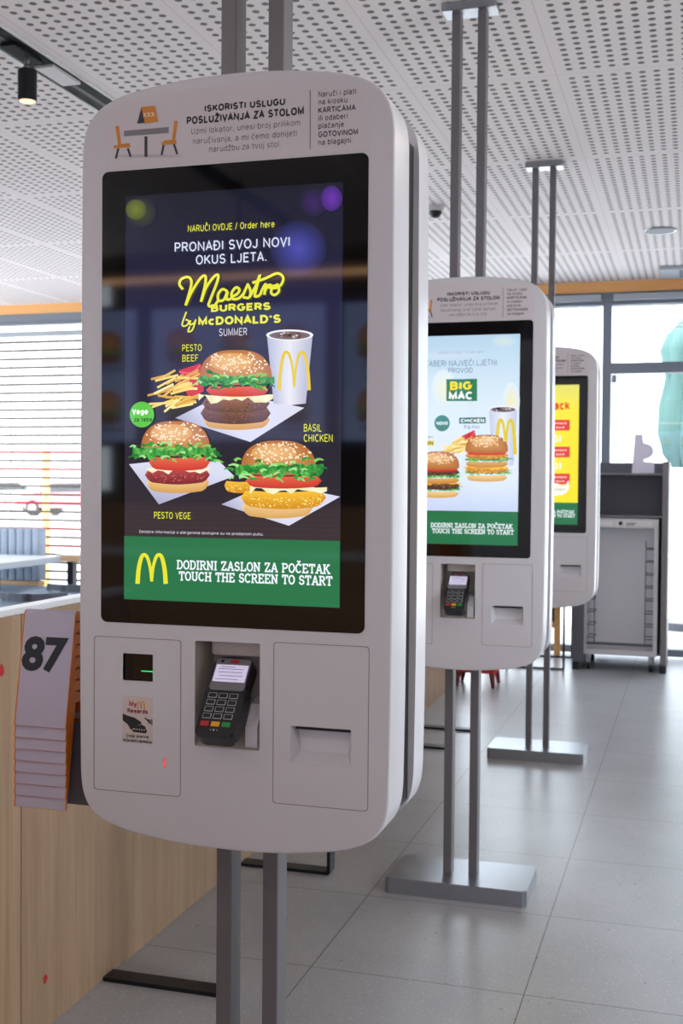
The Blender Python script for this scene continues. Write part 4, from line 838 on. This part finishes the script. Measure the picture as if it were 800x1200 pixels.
# ------------------------------------------------------------------ seating by the left window
bq = thing('ribbed_banquette', 'blue-grey ribbed banquette under the left window', 'bench', (-6.45, 9.25, 0))
BR = atB(46, 650, 9.25)[0]+6.45
m = MB(); nrib = 24; x = -1.05; wv = (BR+1.05)/nrib
for k_ in range(nrib): m.box(-1.05+k_*wv+.003, -1.05+(k_+1)*wv-.003, 0, .13, .52, .985, .014, 2)
m.build('backrest', upholstery, bq, 40)
MB().box(-1.05, BR+.12, -.60, .10, .36, .475, .035, 3).build('seat', upholstery, bq, 40)
MB().box(-1.05, BR, -.01, .10, .475, .515, .006).build('wood_rail', wood_edge, bq)
MB().box(-1.05, BR+.10, -.56, .09, .0, .36, .005).build('plinth', wood_edge, bq)
ta = thing('white_table', 'white rectangular table with pale grey edge in front of the ribbed banquette', 'table', (-5.76, 8.36, 0))
MB().box(-.45, .45, -.9, .80, .752, .756).build('table_top', table_white, ta)
MB().box(-.45, .45, -.9, .80, .700, .752, .003).build('edge_band', table_edge, ta)
for x in (-.3, .3):
    MB().box(x-.03, x+.03, -.05, .05, .02, .70).build('leg', black_steel, ta)
    MB().box(x-.05, x+.05, -.3, .3, .0, .02, .004).build('foot', black_steel, ta)
tb = thing('wood_edged_table', 'wood-edged table on a black leg right of the white table', 'table', (-4.98, 9.53, 0))
MB().box(-.455, .42, -.25, .25, .755, .762).build('table_top', table_white, tb)
MB().box(-.455, .42, -.25, .25, .700, .755, .003).build('edge_band', wood_edge, tb)
lx = atB(82.5, 670, 9.5)[0]+4.98
MB().box(lx-.03, lx+.03, -.04, .04, .02, .70, .004).build('leg', black_steel, tb)
MB().box(lx-.2, lx+.2, -.16, .16, 0, .02, .005).build('foot', black_steel, tb)
def chair(label, px, y, b, rz):
    x, _, _z = atB(px, y, b)
    t = thing('lounge_chair', label, 'chair', (x, b, 0), rz, 'low lounge chairs by the left window')
    MB().prism(rrect(-.27, .27, -.26, .26, .10, 6), .44, .52, 'XY').build('seat_cushion', upholstery, t, 40)
    P = [(.285*math.cos(a), -.02+.27*math.sin(a)) for a in [math.radians(200+140*k_/14) for k_ in range(15)]]
    m = MB()
    for i in range(14):
        q0, q1 = P[i], P[i+1]; s_ = 1.09
        m.prism([q0, q1, (q1[0]*s_, q1[1]*s_), (q0[0]*s_, q0[1]*s_)], .51, .57, 'XY')
    bmesh.ops.remove_doubles(m.bm, verts=m.bm.verts, dist=1e-5); m.build('curved_back', mat('slate_back', (98, 106, 118), .6) if 'slate_back' not in MATS else MATS['slate_back'], t, 40)
    MB().prism(rrect(-.25, .25, -.24, .24, .09, 6), .415, .44, 'XY').build('seat_frame', wood_edge, t)
    for sx in (-1, 1):
        for sy2 in (-1, 1): MB().tube([(sx*.19, sy2*.18, .42), (sx*.235, sy2*.225, 0)], [.018, .012], 10).build('leg', red_paint, t, 40)
    return t
chair('low chair with blue-grey cushion and dark curved back before the wood-edged table', 44, 693, 8.05, .15)
chair('low blue-grey chair at the left image edge, nearest the oak partition', 10, 706, 7.05, -.25)
chair('low blue-grey chair touching the left edge of the nearest kiosk', 97, 691, 8.85, .5)

# ------------------------------------------------------------------ the dark cabinet with its tray trolley
CX0, CX1, CY0, CY1, CZ = -.885, -.187, 9.17, 9.84, 1.60
cb = thing('tray_cabinet', 'dark grey tall tray-return cabinet by the glass door', 'cabinet', ((CX0+CX1)/2, CY0, 0)); hw = (CX1-CX0)/2; D = CY1-CY0
MB().box(-hw, -hw+.085, 0, D, .06, 1.505, .003).build('side_panel', cabinet_dark, cb)
MB().box(hw-.045, hw, 0, D, .06, CZ, .003).build('side_panel', cabinet_side, cb)['label'] = 'lighter grey side panel'
for x0 in (-hw, hw-.05): MB().box(x0, x0+.05, .0, D, 0, .06).build('foot', dark_plastic, cb)
MB().box(-hw+.085, hw-.045, D-.02, D, .06, 1.5, .0).build('back_panel', mat('cabinet_inside', (70, 72, 82), .55), cb)
MB().box(-hw, hw-.045, .0, D, 1.497, 1.512, .002).build('top_shelf', cabinet_side, cb)
MB().box(-hw, hw-.045, D-.1, D, 1.512, CZ, .002).build('upstand', cabinet_dark, cb)
MB().box(-hw+.085, hw-.045, .02, D-.02, 1.175, 1.19, .001).build('inner_shelf', cabinet_side, cb)
MB().box(-hw+.085, hw-.045, .30, .32, 1.19, 1.497, .0).build('niche_back', mat('niche_dark', (84, 86, 98), .4), cb)
tl = thing('tray_trolley', 'white wheeled tray trolley standing inside the dark cabinet', 'trolley', (-.535, CY0+.02, 0))
w2 = .263
for s_ in (-1, 1): MB().box(s_*w2-.016, s_*w2+.016, 0, .5, .12, 1.165, .003).build('upright', trolley_white, tl)
MB().box(-w2+.016, w2-.016, .0, .02, 1.095, 1.165, .002).build('header', trolley_white, tl)
MB().box(-w2+.016, w2-.016, .0, .5, .12, .16, .002).build('bottom_rail', trolley_white, tl)
MB().box(-w2+.016, w2-.016, .0, .02, .195, .215, .001).build('front_bar', wire_grey, tl)
MB().box(-w2+.02, w2-.02, .20, .21, .16, 1.165).build('back_sheet', mat('trolley_sheet', (228, 228, 234), .4), tl)
MB().box(-.235, -.06, -.003, 0, 1.108, 1.152, .001).build('label_plate', mat('label_white', (222, 218, 218), .5), tl)
o = MB().box(-.03, .235, -.003, 0, 1.108, 1.152, .001).build('label_plate', MATS['label_white'], tl)
MB().lathe([(.0001, 0), (.016, 0), (.016, .001), (.0001, .001)], 20, Matrix.Translation((-.002, -.003, 1.130)) @ Matrix.Rotation(PI/2, 4, 'X')).build('round_mark', dark_plastic, o)
MB().box(.04, .11, -.0036, -.003, 1.126, 1.134).box(.04, .10, -.0036, -.003, 1.114, 1.119).build('label_text', wire_grey, o)
for s_ in (-1, 1):
    for k_ in range(8):
        z = .25+k_*.098
        MB().tube([(s_*(w2-.016), .01, z), (s_*(w2-.075), .01, z), (s_*(w2-.075), .19, z), (s_*(w2-.016), .19, z)], .0045, 6).build('runner', wire_grey, tl)
    MB().tube([(s_*(w2-.075), .01, .2), (s_*(w2-.075), .01, 1.0)], .005, 6).build('wire_upright', wire_grey, tl)
    for y in (.04, .46):
        c_ = MB().cyl((s_*(w2-.03), y, .032), .032, .024, 20, axis='X').build('castor', tyre, tl, 40)
        MB().box(s_*(w2-.03)-.018, s_*(w2-.03)+.018, y-.02, y+.02, .055, .12, .003).build('castor_fork', steel_base, c_)
q = [(455, 520), (492, 520), (495, 560), (515, 564), (533, 574), (542, 590), (542, 610), (533, 622), (515, 634), (495, 640), (500, 648), (545, 652), (545, 702), (440, 702), (445, 640)]
pts = []
for x, y in q: p = atB(630+x/4, 380+y/4, CY0+.12); pts.append((p[0], p[2]))
zm = min(p[1] for p in pts); xm = sum(p[0] for p in pts)/len(pts)
sg = MB().prism([(x-xm, z-zm) for x, z in pts], -.02, .02).build('lavender_stand', mat('lavender_plastic', (238, 234, 250), .5), None)
sg.location = (xm, CY0+.12, 1.513); tag(sg, 'pale lavender stand with a rounded bulge on top of the dark cabinet', 'stand')

# ------------------------------------------------------------------ small things on the far floor
st = thing('side_table', 'black steel wire side table below the farthest kiosk, left of the dark cabinet', 'table', (-1.16, 9.42, 0))
MB().box(-.225, .225, -.33, .33, .50, .52, .003).build('table_top', cabinet_dark, st)
for y in (-.32, .32):
    MB().box(-.225, .225, y-.008, y+.008, 0, .014).build('floor_bar', black_steel, st)
    for x in (-.218, .218): MB().box(x-.008, x+.008, y-.008, y+.008, .014, .50).build('leg', black_steel, st)
px1 = atB(656.5, 725, 9.80); zb = atB(650, 735.5, 9.80)[2]
fb = thing('framed_board', 'dark board in an orange wooden frame under the farthest kiosk', 'board', (px1[0]-.3, 9.80, 0))
x1 = .3; f = MB()
f.box(x1-.05, x1, -.02, .02, 0.0, .95, .003).box(-.32, -.27, -.02, .02, 0.0, .95, .003).box(-.27, x1-.05, -.02, .02, zb, zb+.05, .002).box(-.27, x1-.05, -.02, .02, .90, .95, .002)
f.build('frame', orange_wood, fb)
MB().box(-.27, x1-.05, -.008, .008, zb+.05, .90).build('board_panel', dark_plastic, fb)
MB().lathe([(.0001, 0), (.17, 0), (.17, .002), (.0001, .002)], 32, Matrix.Translation((.06, -.008, zb+.33)) @ Matrix.Rotation(PI/2, 4, 'X')).build('white_disc', table_white, fb)
fx = atB(562, 795, 8.25)
fs = thing('red_footstool', 'small red footstool on the floor behind the middle kiosk poles', 'stool', (fx[0], 8.25, 0))
MB().prism(rrect(-.16, .13, -.13, .13, .04, 5), .10, .17, 'XY').build('seat', red_paint, fs, 40)
for x in (-.13, .10):
    for y in (-.10, .10): MB().tube([(x, y, .11), (x*1.15, y*1.15, 0)], [.022, .013], 8).build('leg', mat('dark_red', (120, 36, 36), .5) if 'dark_red' not in MATS else MATS['dark_red'], fs, 40)

# ------------------------------------------------------------------ outside
pr_ = thing('closed_parasol', 'folded teal parasol standing outside the glass door', 'parasol', (atB(809, 450, 12.6)[0], 12.6, -.06))
m = MB(); n = 48; rings = []
for k_, (r, z, amp) in enumerate(((.03, 3.28, 0), (.10, 3.16, .1), (.21, 3.02, .22), (.24, 2.86, .3), (.20, 2.6, .3), (.25, 2.3, .28), (.265, 2.0, .25), (.22, 1.8, .3), (.13, 1.66, .4))):
    rings.append([m.bm.verts.new((r*(1+amp*math.sin(8*2*PI*j/n+k_*.5))*math.cos(2*PI*j/n), r*(1+amp*math.sin(8*2*PI*j/n+k_*.5))*math.sin(2*PI*j/n), z)) for j in range(n)])
for a_, b_ in zip(rings, rings[1:]):
    for j in range(n): m.bm.faces.new((a_[j], a_[(j+1) % n], b_[(j+1) % n], b_[j]))
m.bm.faces.new(rings[0]); m.build('canopy', teal_cloth, pr_, 70)
MB().cyl((0, 0, 1.7), .025, 3.4, 14).build('pole', steel_base, pr_)
MB().cyl((0, 0, .04), .28, .08, 28).build('base', cabinet_dark, pr_)
mat('orange_post_paint', (236, 170, 90), .6)
ps = thing('orange_post', 'orange post outside the left window', 'post', (*atB(54, 580, 14.0)[:2], -.06))
zt = atB(54, 528, 14.0)[2]
MB().cyl((0, 0, (zt+.06)/2), .05, zt+.06, 16).build('shaft', MATS['orange_post_paint'], ps); MB().cyl((0, 0, .01), .12, .02, 20).build('flange', orange_plastic, ps)
def car(label, x, y, rz, paint):
    t = thing('parked_car', label, 'car', (x, y, -.06), rz, 'cars parked outside')
    side = catmull([(-2.1, .35), (-2.12, .62), (-1.95, .82), (-1.2, .90), (-.55, 1.38), (.9, 1.42), (1.65, 1.0), (2.05, .92), (2.12, .6), (2.08, .35)], 4)
    m = MB().prism(side, -.85, .85); bmesh.ops.bevel(m.bm, geom=[e for e in m.bm.edges if abs(e.verts[0].co.y-e.verts[1].co.y) < 1e-5 and e.verts[0].co.z > .7], offset=.09, segments=3, affect='EDGES')
    m.build('body', paint, t, 50)
    for s_ in (-1, 1): MB().prism([(-1.0, .93), (-.48, 1.30), (.85, 1.33), (1.42, 1.0)], s_*.84, s_*.862).build('side_window', glass_black, t)
    for x_ in (-1.35, 1.35):
        for s_ in (-1, 1):
            o = MB().cyl((x_, s_*.76, .32), .32, .2, 28, axis='Y').build('wheel', tyre, t, 40); MB().cyl((x_, s_*.865, .32), .19, .012, 20, axis='Y').build('hubcap', steel_base, o, 40)
    return t
p = atB(10, 605, 45); car('white car parked outside beyond the left blind', p[0], p[1], .1, mat('car_white', (214, 216, 222), .3, coat=.5))
p = atB(86, 612, 42); car('red car parked outside beyond the left blind, right of the orange post', p[0], p[1], -.06, mat('car_red', (214, 120, 126), .3, coat=.5))

# ------------------------------------------------------------------ the counter side of the room, behind the viewpoint (mirrored in the screens)
ct = thing('service_counter', 'long wooden service counter behind the viewpoint', 'counter', (-2.7, -1.9, 0))
MB().box(-3.2, 3.4, -.35, .35, .08, 1.06, .004).build('counter_body', counter_wood, ct)
MB().box(-3.24, 3.44, -.39, .39, 1.06, 1.10, .006).build('worktop', table_white, ct)
MB().box(-3.1, 3.3, -.30, .30, 0, .08).build('plinth', dark_plastic, ct)
MB().box(-3.24, 3.44, .34, .39, 1.10, 1.315, .004).build('light_baffle', counter_wood, ct)  # unseen panel added to hold window light off the lower kiosk faces
BB = -2.3
for i in range(4):
    x = -3.55+i*1.12
    t = thing('menu_board', 'lit menu board hanging above the service counter, number %s from the wall' % ('one two three four'.split()[i]), 'menu board', (x, BB, 0), 0, 'menu boards above the counter')
    MB().box(-.5585, .5585, -.06, 0, 1.62, 2.42, .004).build('casing', dark_plastic, t)
    class BoardS:
        def __call__(s, u, v_): return (-(u-.5)*1.02, 1.65+(1-v_)*.74)
    a = Art(BoardS(), .0005)
    def flip(o):
        for v_ in o.data.vertices: v_.co.y = .0005+(.0005-v_.co.y)
        o.data.flip_normals()
    a.poly([(0, 0), (1, 0), (1, 1), (0, 1)], (150, 165, 215)); a.up()
    for r_ in range(2):
        for c_ in range(3):
            x_, y_ = .17+c_*.33, .30+r_*.46; a.blob(x_, y_-.05, .085, .10, (196, 140, 84), (150, 96, 56), 16); a.up(); a.poly([(x_-.10, y_), (x_+.10, y_), (x_+.10, y_+.035), (x_-.10, y_+.035)], (90, 140, 70)); a.blob(x_, y_+.07, .09, .045, (120, 76, 56), n=14); a.up()
            a.poly([(x_-.1, y_+.14), (x_+.06, y_+.14), (x_+.06, y_+.16), (x_-.1, y_+.16)], (60, 62, 84))
    o = a.build('menu_picture', board_picture, t); flip(o)
    MB().tube([(0, -.03, 2.42), (0, -.03, CEIL)], .012, 8).build('hanger', black_steel, t)
ls = thing('light_strip', 'warm glowing light strip along the front of the counter canopy', 'light', (-2.6, BB+.12, 2.52))
MB().box(-3.4, 3.4, -.05, .05, .02, .10, .004).build('profile', dark_plastic, ls)
MB().box(-3.38, 3.38, -.03, .052, .0, .022).build('diffuser', mat('warm_strip', (255, 196, 140), .4, emit=3.0), ls)
for x, y in ((-5.2, -1), (-5.2, 2), (-5.2, 5), (-2.0, -.3), (.9, -.3), (.9, 2.4), (.9, 5.1), (-3.6, 1.0)):  # unseen warm lamps added to fill the interior with light
    t = thing('fill_downlight', 'round ceiling lamp added for fill light outside the view', 'ceiling lamp', (x, y, CEIL), 0, 'added fill lamps in the ceiling outside the view')
    MB().lathe([(.09, 0), (.12, -.002), (.12, -.008), (.09, -.008)], 32).build('rim', trolley_white, t)
    MB().cyl((0, 0, -.003), .09, .004, 28).build('lens', mat('fill_lamp_face', (255, 232, 205), .4, emit=4) if 'fill_lamp_face' not in MATS else MATS['fill_lamp_face'], t)
    l = bpy.data.lights.new('fill_beam', 'AREA'); l.shape = 'DISK'; l.size = .18; l.energy = 7; l.color = (1, .86, .72)
    o = bpy.data.objects.new('fill_beam', l); COL.objects.link(o); o.parent = t; o.location = (0, 0, -.012)
